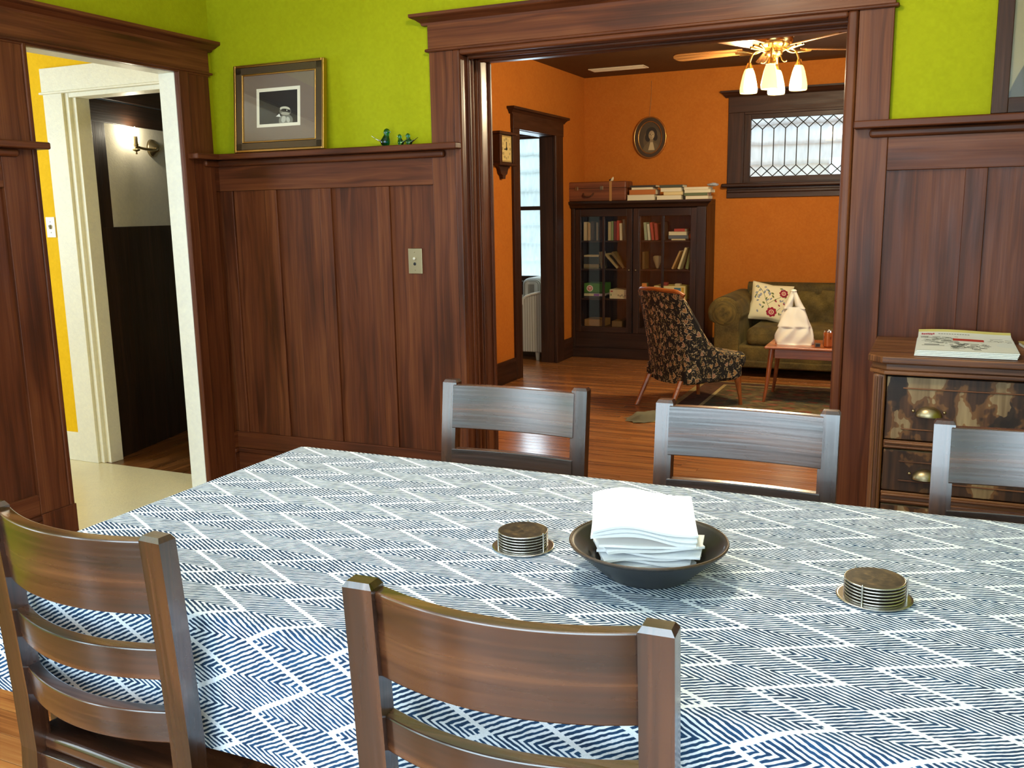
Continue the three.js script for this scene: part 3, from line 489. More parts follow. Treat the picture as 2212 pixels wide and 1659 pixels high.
// ───────────────────────── chest with newspaper ─────────────────────────
const peel = (() => { const rep = [1 / 0.9, 1 / 0.9]; const map = dataTex(1024, 1024, (u, v) => {
    const e = pfbm(u, v, 4, 10, 5, 501), s = pfbm(u, v, 4, 60, 3, 505), b = pfbm(u, v, 3, 3, 3, 509), w = pfbm(u, v, 26, 26, 3, 512);
    let c = mix3([44, 26, 15], [104, 66, 38], clamp((s - 0.25) * 1.3 + (b - 0.5) * 1.1)); const k = sstep(0.56, 0.575, e + (w - 0.5) * 0.28);
    const bare = mix3([112, 88, 60], [168, 144, 106], clamp(s * 1.4 - 0.2)); const amber = sstep(0.47, 0.52, e + (w - 0.5) * 0.3) * 0.85; c = mix3(c, mix3([92, 58, 30], [140, 98, 54], clamp(s * 1.5 - 0.25)), amber); c = mix3(c, bare, k); const dk = sstep(0.60, 0.64, pfbm(u, v, 6, 8, 4, 521)); return mix3(c, [30, 20, 16], dk * 0.75 * (1 - k)); }, { rep });
  return new THREE.MeshPhysicalMaterial({ map, roughness: 0.55 }); })();
M.chest = woodMat([66, 36, 18], [112, 68, 36], [150, 100, 58], { rough: 0.45, s: 541, blotch: 0.9 });
{ const t = thing('chest_of_drawers', 'old wooden chest of drawers with peeling veneer and brass cup pulls', 'chest', [3.71, 0, 0.04]);
  const w = 0.515, d = 0.49, h = 0.921; const a = (n, g, m = M.chest, p = t) => obj(n, g, m, p);
  const top = (e, y0, y1, m) => { const c = 0.045; const s = [[-w - e, 0], [w + e, 0], [w + e, d + e - c], [w + e - c, d + e], [-w - e + c, d + e], [-w - e, d + e - c]]; const g = ext(s.map(p => [p[0], -p[1]]), y1 - y0, { bevel: 0.004, g: 0 }); g.rotateX(-Math.PI / 2); g.translate(0, (y0 + y1) / 2, 0); return a(m, uvGrain(g, 0, [0.4, 0.2])); };
  top(0.015, h - 0.024, h, 'top'); top(0.002, h - 0.048, h - 0.024, 'top_moulding'); top(0.008, h - 0.062, h - 0.048, 'top_moulding');
  a('side', BB(-w, -w + 0.02, 0.06, h - 0.062, 0.0, d - 0.035, { g: 1 })); a('side', BB(w - 0.02, w, 0.06, h - 0.062, 0.0, d - 0.035, { g: 1 })); a('back_panel', BB(-w + 0.02, w - 0.02, 0.06, h - 0.062, 0, 0.01));
  for (const s of [-1, 1]) { a('corner_stile', BB(Math.min(s * w, s * (w - 0.042)), Math.max(s * w, s * (w - 0.042)), 0, h - 0.062, d - 0.035, d - 0.004, { g: 1, r: 0.008 })); a('leg', BB(Math.min(s * w, s * (w - 0.05)), Math.max(s * w, s * (w - 0.05)), 0, 0.06, 0, 0.05, { g: 1 })); for (const q of [0.012, 0.026]) a('reed', BB(s * (w - q) - 0.004, s * (w - q) + 0.004, 0.06, h - 0.07, d - 0.006, d + 0.0, { g: 1, r: 0.003 })); }
  const fx = w - 0.045;
  const drawer = (y0, y1) => { const dr = a('drawer', BB(-fx, fx, y0, y1, d - 0.05, d - 0.01, { g: 1, r: 0.004 }), peel); 
    for (const yy of [y0 + 0.036, y1 - 0.04]) obj('inlay_bead', BB(-fx + 0.05, fx - 0.05, yy, yy + 0.0045, d - 0.012, d - 0.006, { r: 0.002, g: 0 }), M.chest, dr);
    for (const s of [-1, 1]) { const cp = new THREE.SphereGeometry(1, 24, 12, 0, Math.PI * 2, 0, Math.PI / 2); const g = clean(cp); g.scale(0.041, 0.034, 0.03); g.translate(0, -0.012, 0); const pm = obj('cup_pull', g, M.oldBrass, dr); pm.position.set(s * 0.338 - (s < 0 ? 0.0 : 0.045), (y0 + y1) / 2 - 0.008, d - 0.004); for (const q of [-1, 1]) obj('screw', clean(new THREE.SphereGeometry(0.0055, 8, 6)).translate(q * 0.047, 0.003, -0.002), M.oldBrass, pm); } };
  drawer(0.638, 0.852); drawer(0.46, 0.602); drawer(0.27, 0.41); drawer(0.09, 0.225);
  for (const [y0, y1] of [[0.606, 0.634], [0.414, 0.456], [0.229, 0.266], [0.05, 0.086]]) { a('drawer_rail', BB(-fx - 0.002, fx + 0.002, y0, y1, d - 0.05, d - 0.012, { g: 0 })); for (const f of [0.25, 0.75]) a('rail_moulding', BB(-fx, fx, lerp(y0, y1, f) - 0.0045, lerp(y0, y1, f) + 0.0045, d - 0.014, d - 0.002, { g: 0, r: 0.004 })); } }
{ const print = canvasTex(768, 512, (c, W, H) => { c.fillStyle = '#e4e6e0'; c.fillRect(0, 0, W, H); let s = 5; const r = () => { s = (s * 16807) % 2147483647; return s / 2147483647; };
    c.fillStyle = '#d9cf7a'; c.fillRect(0, 0, W, 34);
    c.fillStyle = '#a82038'; for (let i = 0; i < 7; i++) c.fillRect(28 + i * 16, 52 + r() * 6, 12, 26 + r() * 8); c.fillStyle = '#6a6e68'; for (let i = 0; i < 12; i++) c.fillRect(170 + i * 22, 60, 16, 10);
    c.fillStyle = '#74786f'; for (let i = 0; i < 90; i++) { c.fillRect(20 + r() * 300, 110 + r() * 180, 20 + r() * 60, 4 + r() * 7); } for (let i = 0; i < 60; i++) { c.fillStyle = r() < 0.5 ? '#4c504a' : '#8d918a'; c.fillRect(260 + r() * 280, 260 + r() * 190, 20 + r() * 50, 5 + r() * 16); }
    c.fillStyle = '#b83424'; c.fillRect(290, 150, 250, 58); c.fillStyle = '#3f433f'; for (let i = 0; i < 22; i++) c.fillRect(560 + r() * 180, 120 + r() * 90, 10 + r() * 26, 5); c.fillStyle = '#2f332f'; c.fillRect(60, 330, 120, 18); c.fillRect(40, 360, 180, 10); });
  const pm = new THREE.MeshStandardMaterial({ map: print, roughness: 0.85 }), pe = std(0xdfe4e2, 0.9);
  const t = thing('newspaper', 'folded newspaper with red print lying on the old chest', 'newspaper', [3.47, 0.9215, 0.30]);
  const sheet = (w, d, y, wave, p) => { const f = (u, v, up) => [(u - 0.5) * w, y + (up ? 0.002 : 0) + wave * Math.sin(u * 4 + p) + 0.012 * Math.exp(-v * 5) * (y > 0.01 ? 1 : 0), (v - 0.5) * d]; return [grid(16, 8, (u, v) => f(u, v, true).map((e, i) => i === 2 ? e : e), { uvf: (u, v) => [u, 1 - v] }), f]; };
  for (let k = 0; k < 4; k++) { const w = 0.30, d = 0.42 - k * 0.004; const prof = []; for (let i = 0; i <= 10; i++) { const a = -Math.PI / 2 + Math.PI * i / 10; prof.push([d / 2 + 0.003 * Math.cos(a), 0.003 + k * 0.0048 + 0.0022 * Math.sin(a)]); } prof.push([-d / 2, 0.0052 + k * 0.0048]); prof.push([-d / 2, 0.0008 + k * 0.0048]);
    const g = ext(prof.map(p => [p[0], p[1]]), w, { g: 2 }); g.rotateY(-Math.PI / 2); obj('paper_fold', g.translate((k - 1.5) * 0.002, 0, 0), pe, t); }
  const g = grid(14, 10, (u, v) => [(u - 0.5) * 0.298, 0.0205 + 0.003 * Math.sin(u * 5) * (1 - v) + 0.018 * Math.pow(1 - v, 6), (v - 0.5) * 0.405], { uvf: (u, v) => [u, 1 - v] }); const g2 = grid(14, 10, (u, v) => [(0.5 - u) * 0.298, 0.0198 + 0.003 * Math.sin((1 - u) * 5) * (1 - v) + 0.018 * Math.pow(1 - v, 6), (v - 0.5) * 0.405]);
  g.index.array.reverse?.(); g.computeVertexNormals(); g2.index.array.reverse?.(); g2.computeVertexNormals(); const top = obj('front_page', g, pm, t); obj('page_back', g2, pe, top);
  const t2 = thing('magazine', 'magazine with yellow edge lying right of the newspaper on the chest', 'magazine', [3.76, 0.9215, 0.27], 0.12); obj('pages', BB(-0.1, 0.1, 0, 0.012, -0.14, 0.14, { r: 0.002 }), pe, t2); obj('cover', BB(-0.102, 0.102, 0.012, 0.0135, -0.142, 0.142, { r: 0 }), std(0xb9a25a, 0.5), t2); }

// ───────────────────────── plate rail things, switches ─────────────────────────
{ const t = thing('picture_frame', 'framed black and white bird print leaning on the plate rail', 'picture', [0.44, RT + 0.001, 0.058]); t.rotation.x = -0.085;
  const W = 0.267, H = 0.416; const fr = (x0, x1, y0, y1, z1, m, n) => obj(n, BB(x0, x1, y0, y1, -0.012, z1, { r: 0.003 }), m, t);
  const fm = std(new THREE.Color().setRGB(0.12, 0.085, 0.05), 0.22, { metalness: 0.5 });
  for (const s of [-1, 1]) { fr(Math.min(s * W, s * (W - 0.012)), Math.max(s * W, s * (W - 0.012)), 0, H, 0.016, M.gold, 'frame_edge'); fr(Math.min(s * (W - 0.012), s * (W - 0.047)), Math.max(s * (W - 0.012), s * (W - 0.047)), 0.012, H - 0.012, 0.012, fm, 'frame_stile'); fr(Math.min(s * (W - 0.047), s * (W - 0.054)), Math.max(s * (W - 0.047), s * (W - 0.054)), 0.045, H - 0.045, 0.014, M.gold, 'frame_fillet'); }
  for (const [y0, y1, m, z] of [[0, 0.012, M.gold, 0.016], [H - 0.012, H, M.gold, 0.016], [0.012, 0.045, fm, 0.012], [H - 0.045, H - 0.012, fm, 0.012]]) fr(-W + 0.012, W - 0.012, y0, y1, z, m, m === M.gold ? 'frame_edge' : 'frame_rail');
  for (const y of [0.045, H - 0.052]) fr(-W + 0.054, W - 0.054, y, y + 0.007, 0.014, M.gold, 'frame_fillet');
  const pic = canvasTex(512, 384, (c, w, h) => { c.fillStyle = '#7a6a5c'; c.fillRect(0, 0, w, h); c.fillStyle = '#efe8d2'; c.fillRect(92, 78, 312, 226); c.fillStyle = '#14120e'; c.fillRect(112, 98, 272, 188);
    // small pale bird low in the dark field
    c.fillStyle = '#77776c'; c.beginPath(); c.ellipse(302, 272, 50, 36, 0, 0, 7); c.fill(); c.fillStyle = '#14120e'; c.fillRect(240, 286, 130, 30); c.fillStyle = '#efe8d2'; c.fillRect(92, 286, 312, 18); c.fillStyle = '#7a6a5c'; c.fillRect(92, 304, 312, 12);
    c.fillStyle = '#b9b9ac'; c.beginPath(); c.ellipse(286, 264, 16, 20, 0.4, 0, 7); c.fill(); c.beginPath(); c.ellipse(318, 268, 12, 17, -0.4, 0, 7); c.fill(); c.fillStyle = '#6a675c'; c.beginPath(); c.ellipse(298, 218, 42, 28, 0.15, 0, 7); c.fill(); c.fillStyle = '#cfcbb6'; c.beginPath(); c.ellipse(296, 204, 36, 13, 0.12, 0, 7); c.fill(); c.fillStyle = '#191610'; c.beginPath(); c.ellipse(302, 215, 34, 10, 0.18, 0, 7); c.fill(); c.fillStyle = '#a8a595'; c.beginPath(); c.ellipse(298, 232, 30, 9, 0.1, 0, 7); c.fill(); c.fillStyle = '#d6d2c0'; c.beginPath(); c.arc(310, 214, 4, 0, 7); c.fill(); c.fillStyle = '#e2e2da'; c.beginPath(); c.moveTo(230, 246); c.lineTo(256, 230); c.lineTo(266, 250); c.closePath(); c.fill(); });
  const art = grid(1, 1, (u, v) => [(u - 0.5) * (W - 0.054) * 2, 0.052 + v * (H - 0.104), 0.002]); obj('art_print', art, new THREE.MeshPhysicalMaterial({ map: pic, roughness: 0.7 }), t);
  obj('glass', BB(-W + 0.05, W - 0.05, 0.047, H - 0.047, 0.007, 0.009, { r: 0 }), M.glass, t); obj('backing', BB(-W + 0.012, W - 0.012, 0.012, H - 0.012, -0.01, 0.0, { r: 0 }), M.black, t); }
{ const t = thing('picture_frame', 'dark framed picture leaning on the right plate rail at the frame edge', 'picture', [3.83, RT + 0.001, 0.05]); t.rotation.x = -0.05;
  const W = 0.325, H = 0.5; const a = (n, x0, x1, y0, y1) => obj(n, BB(x0, x1, y0, y1, -0.012, 0.014, { r: 0.003 }), M.trimDark, t);
  a('frame_stile', -W, -W + 0.052, 0, H); a('frame_stile', W - 0.052, W, 0, H); a('frame_rail', -W + 0.052, W - 0.052, 0, 0.052); a('frame_rail', -W + 0.052, W - 0.052, H - 0.052, H);
  const art = canvasTex(256, 256, (c, w, h) => { c.fillStyle = '#3c3a26'; c.fillRect(0, 0, w, h); c.fillStyle = '#8a7f55'; c.beginPath(); c.moveTo(0, 250); c.quadraticCurveTo(30, 120, 120, 60); c.lineTo(120, 0); c.lineTo(0, 0); c.closePath(); c.fill(); c.fillStyle = '#5d5a36'; c.fillRect(0, 0, 256, 40); });
  obj('art_print', grid(1, 1, (u, v) => [(u - 0.5) * (W - 0.05) * 2, 0.05 + v * (H - 0.1), 0.0]), new THREE.MeshStandardMaterial({ map: art, roughness: 0.6 }), t); obj('glass', BB(-W + 0.05, W - 0.05, 0.05, H - 0.05, 0.006, 0.008, { r: 0 }), M.glass, t); obj('backing', BB(-W + 0.05, W - 0.05, 0.05, H - 0.05, -0.01, -0.002, { r: 0 }), M.black, t); }
// glass birds
function blob(parts, cell = 0.002) { // smooth union of tapered capsules meshed as stacked rings is too coarse; use lofted tubes
  return parts; }
function birdGeo(s, dir) { // body egg, neck, head, tail; dir = facing along x
  const ring = (path, n = 14) => { const g = grid(n, path.length - 1, (u, v) => { const i = Math.round(v * (path.length - 1)), [x, y, r, t] = path[i], a = u * Math.PI * 2; const c = Math.cos(t), sn = Math.sin(t); const lx = Math.cos(a) * r, lz = Math.sin(a) * r; return [dir * (x + lx * c) * s, (y - lx * sn) * s, lz * s * 0.95]; }, { closeU: true }); if (dir > 0) { g.index.array.reverse?.(); g.computeVertexNormals(); } return g; };
  const body = ring([[0, 0.0, 0.001, 0], [0, 0.001, 0.014, 0], [-0.001, 0.008, 0.0205, 0], [-0.001, 0.018, 0.0225, 0], [0.001, 0.029, 0.0205, 0], [0.004, 0.039, 0.0155, 0], [0.0065, 0.046, 0.0125, 0], [0.008, 0.052, 0.0125, 0], [0.009, 0.059, 0.0145, 0], [0.0095, 0.067, 0.014, 0], [0.0095, 0.074, 0.0095, 0], [0.0095, 0.0775, 0.001, 0]]);
  const tail = ring([[-0.004, 0.016, 0.014, 1.2], [-0.022, 0.021, 0.012, 1.0], [-0.04, 0.029, 0.008, 0.95], [-0.056, 0.038, 0.0052, 0.95], [-0.07, 0.0465, 0.0036, 0.95], [-0.073, 0.0485, 0.0005, 0.95]]);
  const beak = ring([[0.02, 0.064, 0.005, -1.5], [0.026, 0.0625, 0.003, -1.5], [0.031, 0.061, 0.0004, -1.5]]); return [body, tail, beak]; }
{ const gl = new THREE.MeshPhysicalMaterial({ color: new THREE.Color().setRGB(0.75, 0.95, 1.0), roughness: 0.02, transmission: 1, thickness: 0.03, ior: 1.5, attenuationColor: new THREE.Color().setRGB(0.03, 0.34, 0.46), attenuationDistance: 0.022 });
  const b1 = obj('glass_bird', mergeGeometries(birdGeo(1.0, 1).map(clean)), gl); b1.position.set(1.032, RT + 0.0005, 0.048); tag(b1, 'larger blue-green glass bird figurine with raised tail on the plate rail', 'figurine');
  const l = mergeGeometries(birdGeo(0.63, -1).map(clean)), r = mergeGeometries(birdGeo(0.66, -1).map(clean)); l.translate(-0.02, 0, 0.004); r.translate(0.018, 0, -0.006);
  const b2 = obj('glass_bird_pair', [l, r], gl); b2.position.set(1.136, RT + 0.0005, 0.048); tag(b2, 'pair of small teal glass birds joined side by side on the plate rail', 'figurine'); }
{ const t = thing('light_switch', 'old brass push-button light switch plate on the wainscot', 'switch', [1.147, 1.19, 0.0085]);
  obj('plate', B(0.074, 0.118, 0.005, 0, 0, 0.0025, { r: 0.002 }), M.oldBrass, t); obj('button', lathe([[0, 0], [0.0075, 0], [0.007, 0.006], [0.0045, 0.0085], [0, 0.009]], 18).rotateX(Math.PI / 2).translate(-0.003, 0.012, 0.004), std(0xd8d2c0, 0.3), t); obj('button', lathe([[0, 0], [0.0078, 0], [0.0072, 0.002], [0, 0.0022]], 18).rotateX(Math.PI / 2).translate(-0.003, -0.013, 0.004), M.black, t);
  for (const y of [0.042, -0.042]) obj('screw', lathe([[0, 0], [0.003, 0], [0.002, 0.0015], [0, 0.0018]], 10).rotateX(Math.PI / 2).translate(-0.003, y, 0.005), M.oldBrass, t); }
{ const t = thing('light_switch', 'white switch plate on the yellow kitchen wall', 'switch', [-1.246, 1.366, 0]); const w = std(0xf2f1ea, 0.4);
  obj('plate', B(0.07, 0.115, 0.006, 0, 0, 0.003, { r: 0.002 }), w, t); obj('toggle', B(0.01, 0.022, 0.014, 0, 0.002, 0.009, { r: 0.002, rx: 0.3 }), std(0x8a8a84, 0.4), t); for (const y of [0.03, -0.03]) obj('screw', lathe([[0, 0], [0.003, 0], [0.002, 0.0012], [0, 0.0014]], 10).rotateX(Math.PI / 2).translate(0, y, 0.006), std(0x777770, 0.4), t);
  const o = thing('wall_outlet', 'white electrical outlet in the kitchen baseboard', 'outlet', [-1.319, 0.075, 0.018]); obj('plate', B(0.07, 0.09, 0.005, 0, 0, 0.0025, { r: 0.002 }), w, o); for (const y of [0.018, -0.018]) for (const x of [-0.007, 0.007]) obj('slot', B(0.003, 0.01, 0.002, x, y, 0.005, { r: 0 }), M.black, o); }

// ───────────────────────── hall sconce ─────────────────────────
{ const t = thing('wall_sconce', 'brass candle wall sconce lit in front of the white hall plaster', 'sconce', [-0.975 + 0.976 * -0.012, 1.835, -0.02 + 0.218 * 0.012]); t.rotation.y = hallW.rotation.y;
  const cx = 0.70; // along the wall
  obj('backplate', lathe([[0, 0], [0.055, 0], [0.052, 0.014], [0.03, 0.03], [0.018, 0.05], [0, 0.052]], 24).rotateX(Math.PI / 2).translate(cx, 0, 0), M.oldBrass, t);
  obj('arm', tube([[cx, 0, 0.04], [cx - 0.05, -0.012, 0.06], [cx - 0.16, -0.014, 0.055], [cx - 0.24, -0.005, 0.05]], 0.008), M.oldBrass, t);
  obj('candle_cup', lathe([[0, -0.05], [0.006, -0.05], [0.004, -0.035], [0.02, -0.028], [0.022, -0.022], [0.008, -0.012], [0.012, 0.0], [0.016, 0.004], [0.012, 0.012], [0.012, 0.055], [0, 0.056]], 20).translate(cx - 0.24, 0, 0.05), M.oldBrass, t);
  const em = new THREE.MeshStandardMaterial({ color: 0xffffff, emissive: new THREE.Color().setRGB(1, 0.9, 0.65), emissiveIntensity: 14 });
  obj('bulb', lathe([[0, 0.052], [0.009, 0.056], [0.013, 0.075], [0.009, 0.096], [0, 0.112]], 16).translate(cx - 0.24, 0, 0.05), em, t);
  const l = new THREE.PointLight(new THREE.Color().setRGB(1, 0.9, 0.68), 0.3, 0, 2); l.position.set(cx - 0.24, 0.082, 0.05); l.castShadow = true; t.add(l); }

// ───────────────────────── ceiling lamps ─────────────────────────
{ const t = thing('ceiling_light', 'frosted bowl ceiling light over the dining table outside the frame', 'lamp', [2.5, CEIL, 1.7]);
  obj('canopy', lathe([[0, 0], [0.08, 0], [0.07, -0.03], [0.02, -0.05], [0, -0.05]], 32), M.oldBrass, t);
  const em = new THREE.MeshStandardMaterial({ color: 0xfff4e0, emissive: new THREE.Color().setRGB(1, 0.86, 0.62), emissiveIntensity: 2.5, roughness: 0.5 });
  obj('glass_bowl', lathe([[0, -0.15], [0.07, -0.142], [0.12, -0.115], [0.15, -0.075], [0.155, -0.05], [0.05, -0.045]], 40), em, t);
  const l = new THREE.PointLight(new THREE.Color().setRGB(1, 0.84, 0.58), 6.5, 0, 2); l.position.set(0, -0.09, 0); l.shadow.radius = 5; l.castShadow = true; t.add(l); }
{ const t = thing('ceiling_fan', 'ceiling fan with brass light kit and four glowing tulip shades', 'ceiling fan', [2.33, 0, -2.6]);
  const A = (n, g, m = M.brass, p = t) => obj(n, g, m, p);
  A('downrod', limb([[0, 2.55, 0, 0.012], [0, CEIL, 0, 0.012]], 10)); A('canopy', lathe([[0, CEIL], [0.07, CEIL], [0.065, CEIL - 0.03], [0.03, CEIL - 0.06], [0, CEIL - 0.06]], 24));
  A('motor_housing', lathe([[0, 2.56], [0.05, 2.56], [0.1, 2.54], [0.115, 2.51], [0.115, 2.455], [0.1, 2.425], [0.06, 2.405], [0, 2.405]], 32));
  for (let k = 0; k < 18; k++) A('vent_boss', clean(new THREE.SphereGeometry(0.007, 8, 6)).translate(Math.cos(k * 0.349) * 0.1155, 2.483, Math.sin(k * 0.349) * 0.1155));
  A('switch_cup', lathe([[0, 2.405], [0.05, 2.405], [0.054, 2.392], [0.05, 2.372], [0.03, 2.358], [0.012, 2.35], [0, 2.345]], 24));
  A('finial', lathe([[0, 2.345], [0.012, 2.342], [0.018, 2.326], [0.01, 2.308], [0.004, 2.298], [0, 2.292]], 16)); A('pull_chain', tube([[0.03, 2.36, 0.03], [0.034, 2.3, 0.034], [0.034, 2.22, 0.034]], 0.0018, 8, 5));
  const bm = woodMat([70, 42, 20], [112, 72, 36], [140, 96, 52], { rough: 0.3, s: 601, size: [256, 128] });
  for (let k = 0; k < 5; k++) { const a = 3.08 + k * Math.PI * 2 / 5; const br = new THREE.Group(); br.name = 'blade'; br.position.set(0, 2.412, 0); br.rotation.y = a; br.rotation.order = 'YXZ'; br.rotation.x = 0.2; t.add(br);
    const s = new THREE.Shape(); s.moveTo(0.2, -0.05); s.lineTo(0.62, -0.068); s.quadraticCurveTo(0.665, -0.06, 0.67, 0); s.quadraticCurveTo(0.665, 0.06, 0.62, 0.068); s.lineTo(0.2, 0.05); s.closePath();
    const g = ext(s, 0.008, { bevel: 0.002, g: 0 }); g.rotateX(-Math.PI / 2); obj('blade_board', g, bm, br);
    obj('blade_iron', [tube([[0.08, -0.005, 0], [0.12, -0.022, 0.0], [0.17, -0.016, 0.02], [0.23, -0.01, 0.034]], 0.007, 16, 6), tube([[0.08, -0.005, 0], [0.12, -0.022, 0.0], [0.17, -0.016, -0.02], [0.23, -0.01, -0.034]], 0.007, 16, 6), tube([[0.13, -0.02, 0], [0.19, -0.014, 0], [0.25, -0.009, 0]], 0.008, 12, 6)], M.brass, br); }
  for (let k = 0; k < 4; k++) { const a = -0.03 + k * Math.PI / 2, c = Math.cos(a), s = Math.sin(a); const P = (r, y) => [c * r, y, s * r];
    A('lamp_arm', tube([P(0.03, 2.37), P(0.05, 2.392), P(0.09, 2.405), P(0.128, 2.392), P(0.146, 2.36), P(0.156, 2.325)], 0.0065, 20, 7)); A('arm_scroll', tube([P(0.04, 2.365), P(0.05, 2.34), P(0.066, 2.326), P(0.08, 2.332)], 0.0045, 14, 6));
    A('lamp_socket', lathe([[0, 0.02], [0.013, 0.018], [0.018, 0.0], [0.026, -0.016], [0.027, -0.022], [0, -0.022]], 18).translate(...P(0.156, 2.316)));
    const em = new THREE.MeshPhysicalMaterial({ color: 0xfff0c8, emissive: new THREE.Color().setRGB(1, 0.72, 0.2), emissiveIntensity: 2.2, roughness: 0.4, side: THREE.DoubleSide });
    const sh = A('glass_shade', lathe([[0.022, 0.0], [0.03, -0.01], [0.04, -0.04], [0.05, -0.085], [0.056, -0.12], [0.0555, -0.145], [0.053, -0.152], [0.051, -0.148], [0.0525, -0.12], [0.046, -0.085], [0.036, -0.04], [0.026, -0.012]], 32).translate(...P(0.156, 2.296)), em);
    obj('bulb', clean(new THREE.SphereGeometry(0.024, 16, 12)).scale(1, 1.3, 1).translate(...P(0.156, 2.215)), new THREE.MeshStandardMaterial({ color: 0xffffff, emissive: new THREE.Color().setRGB(1, 0.86, 0.55), emissiveIntensity: 12 }), sh);
    const l = new THREE.PointLight(new THREE.Color().setRGB(1, 0.82, 0.52), 2.7, 0, 2); l.position.set(...P(0.156, 2.215)); l.castShadow = true; t.add(l); } }
{ const o = thing('ceiling_vent', 'long pale vent grille flush in the dark living room ceiling', 'vent', [0.63, CEIL, -4.6]); const m = std(0xe8d9b8, 0.5);
  obj('frame', [BB(-0.26, 0.26, -0.008, 0, -0.085, -0.07, { r: 0.002 }), BB(-0.26, 0.26, -0.008, 0, 0.07, 0.085, { r: 0.002 }), BB(-0.26, -0.245, -0.008, 0, -0.07, 0.07, { r: 0.002 }), BB(0.245, 0.26, -0.008, 0, -0.07, 0.07, { r: 0.002 })], m, o); for (let k = 0; k < 7; k++) obj('slat', B(0.49, 0.002, 0.016, 0, -0.005, -0.06 + k * 0.02, { r: 0, rx: 0.4 }), m, o); }

// ───────────────────────── living room: bookcase ─────────────────────────
const BCZ = -4.65;
{ const t = thing('bookcase', 'tall dark wood bookcase with two glazed doors against the orange wall', 'bookcase', [0.80, 0, LZ + 0.024]);
  const z1 = BCZ - (LZ + 0.024), w = 0.645; const a = (n, x0, x1, y0, y1, za, zb, o) => obj(n, BB(x0, x1, y0, y1, za, zb, o), M.book, t);
  a('side', -w, -w + 0.03, 0, 1.44, 0, z1, { g: 1 }); a('side', w - 0.03, w, 0, 1.44, 0, z1, { g: 1 }); a('back_panel', -w + 0.03, w - 0.03, 0.05, 1.44, 0, 0.012, { g: 1 }); a('top', -w, w, 1.44, 1.47, 0, z1 + 0.01); a('centre_post', -0.05, 0.03, 0.16, 1.40, 0.012, z1 - 0.025, { g: 1 });
  const cr = cornice(-w, w, [[0.0, 1.425], [0.012, 1.43], [0.03, 1.455], [0.05, 1.468], [0.054, 1.475], [0.054, 1.492]], z1 - 0.001); obj('cornice', cr, M.book, t); a('cornice_top', -w, w, 1.47, 1.492, 0, z1);
  a('plinth', -w, w, 0, 0.10, z1 - 0.03, z1 + 0.004); a('base_panel', -w + 0.03, w - 0.03, 0.10, 0.25, z1 - 0.03, z1 - 0.006); for (const y of [0.285, 0.556, 0.84, 1.108]) a('shelf', -w + 0.03, w - 0.03, y, y + 0.016, 0.012, z1 - 0.04);
  for (const [x0, x1, xm] of [[-0.61, -0.045, -0.328], [-0.035, 0.56, 0.246]]) { const d = new THREE.Group(); d.name = 'door'; t.add(d); const q = (n, p0, p1, y0, y1, o, m = M.book) => obj(n, BB(p0, p1, y0, y1, z1 - 0.024, z1, o), m, d);
    q('door_stile', x0, x0 + 0.055, 0.25, 1.42, { g: 1 }); q('door_stile', x1 - 0.055, x1, 0.25, 1.42, { g: 1 }); q('door_rail', x0 + 0.055, x1 - 0.055, 0.25, 0.305); q('door_rail', x0 + 0.055, x1 - 0.055, 1.35, 1.42); q('muntin', xm - 0.011, xm + 0.011, 0.305, 1.35, { g: 1 });
    for (const [p0, p1] of [[x0 + 0.055, xm - 0.011], [xm + 0.011, x1 - 0.055]]) obj('pane', BB(p0, p1, 0.305, 1.35, z1 - 0.014, z1 - 0.011, { r: 0 }), M.glass, d);
    obj('knob', clean(new THREE.SphereGeometry(0.009, 10, 8)).translate(x0 < -0.3 ? x1 - 0.028 : x0 + 0.028, 0.85, z1 + 0.008), M.oldBrass, d); }
  a('door_stile', 0.56, w - 0.0, 0.10, 1.44, z1 - 0.024, z1 + 0.002, { g: 1 }); }
const covers = {}; const cov = c => covers[c] ??= std(c, 0.6);
const pageM = std(0xd9cfae, 0.95);
// upright book: cover case and page block; x centre, shelf y, thickness, height, tilt
function book(x, y, th, h, tilt, col, label, group, dz = 0) {
  const t = thing('book', label, 'book', [x, y + 0.0004 + Math.sin(Math.abs(tilt)) * th / 2, BCZ - 0.06 + dz], 0, group); t.rotation.z = tilt; const d = 0.14;
  obj('cover', [BB(-th / 2, -th / 2 + 0.002, 0, h, -d, 0, { r: 0 }), BB(th / 2 - 0.002, th / 2, 0, h, -d, 0, { r: 0 }), BB(-th / 2, th / 2, 0, h, -0.003, 0.0, { r: 0.001 })], cov(col), t); obj('pages', BB(-th / 2 + 0.002, th / 2 - 0.002, 0.003, h - 0.004, -d + 0.004, -0.003, { r: 0 }), pageM, t); return t; }
function flatBook(x, y, w, th, col, label, group, { z = BCZ - 0.06, d = 0.16, ry = 0, page = false } = {}) {
  const t = thing('book', label, 'book', [x, y, z - d / 2], ry, group); const c = [BB(-w / 2, w / 2, 0, 0.002, -d / 2, d / 2, { r: 0 }), BB(-w / 2, w / 2, th - 0.002, th, -d / 2, d / 2, { r: 0 }), page ? BB(-w / 2, w / 2, 0, th, -d / 2, -d / 2 + 0.003, { r: 0 }) : BB(-w / 2, w / 2, 0, th, d / 2 - 0.003, d / 2, { r: 0.001 })];
  obj('cover', c, cov(col), t); obj('pages', BB(-w / 2 + 0.003, w / 2 - 0.003, 0.002, th - 0.002, -d / 2 + 0.004, d / 2 - (page ? 0.002 : 0.003), { r: 0 }), pageM, t); return t; }
const px = p => 0.252 + (p - 1256) * 0.00459;                        // along the bookcase front
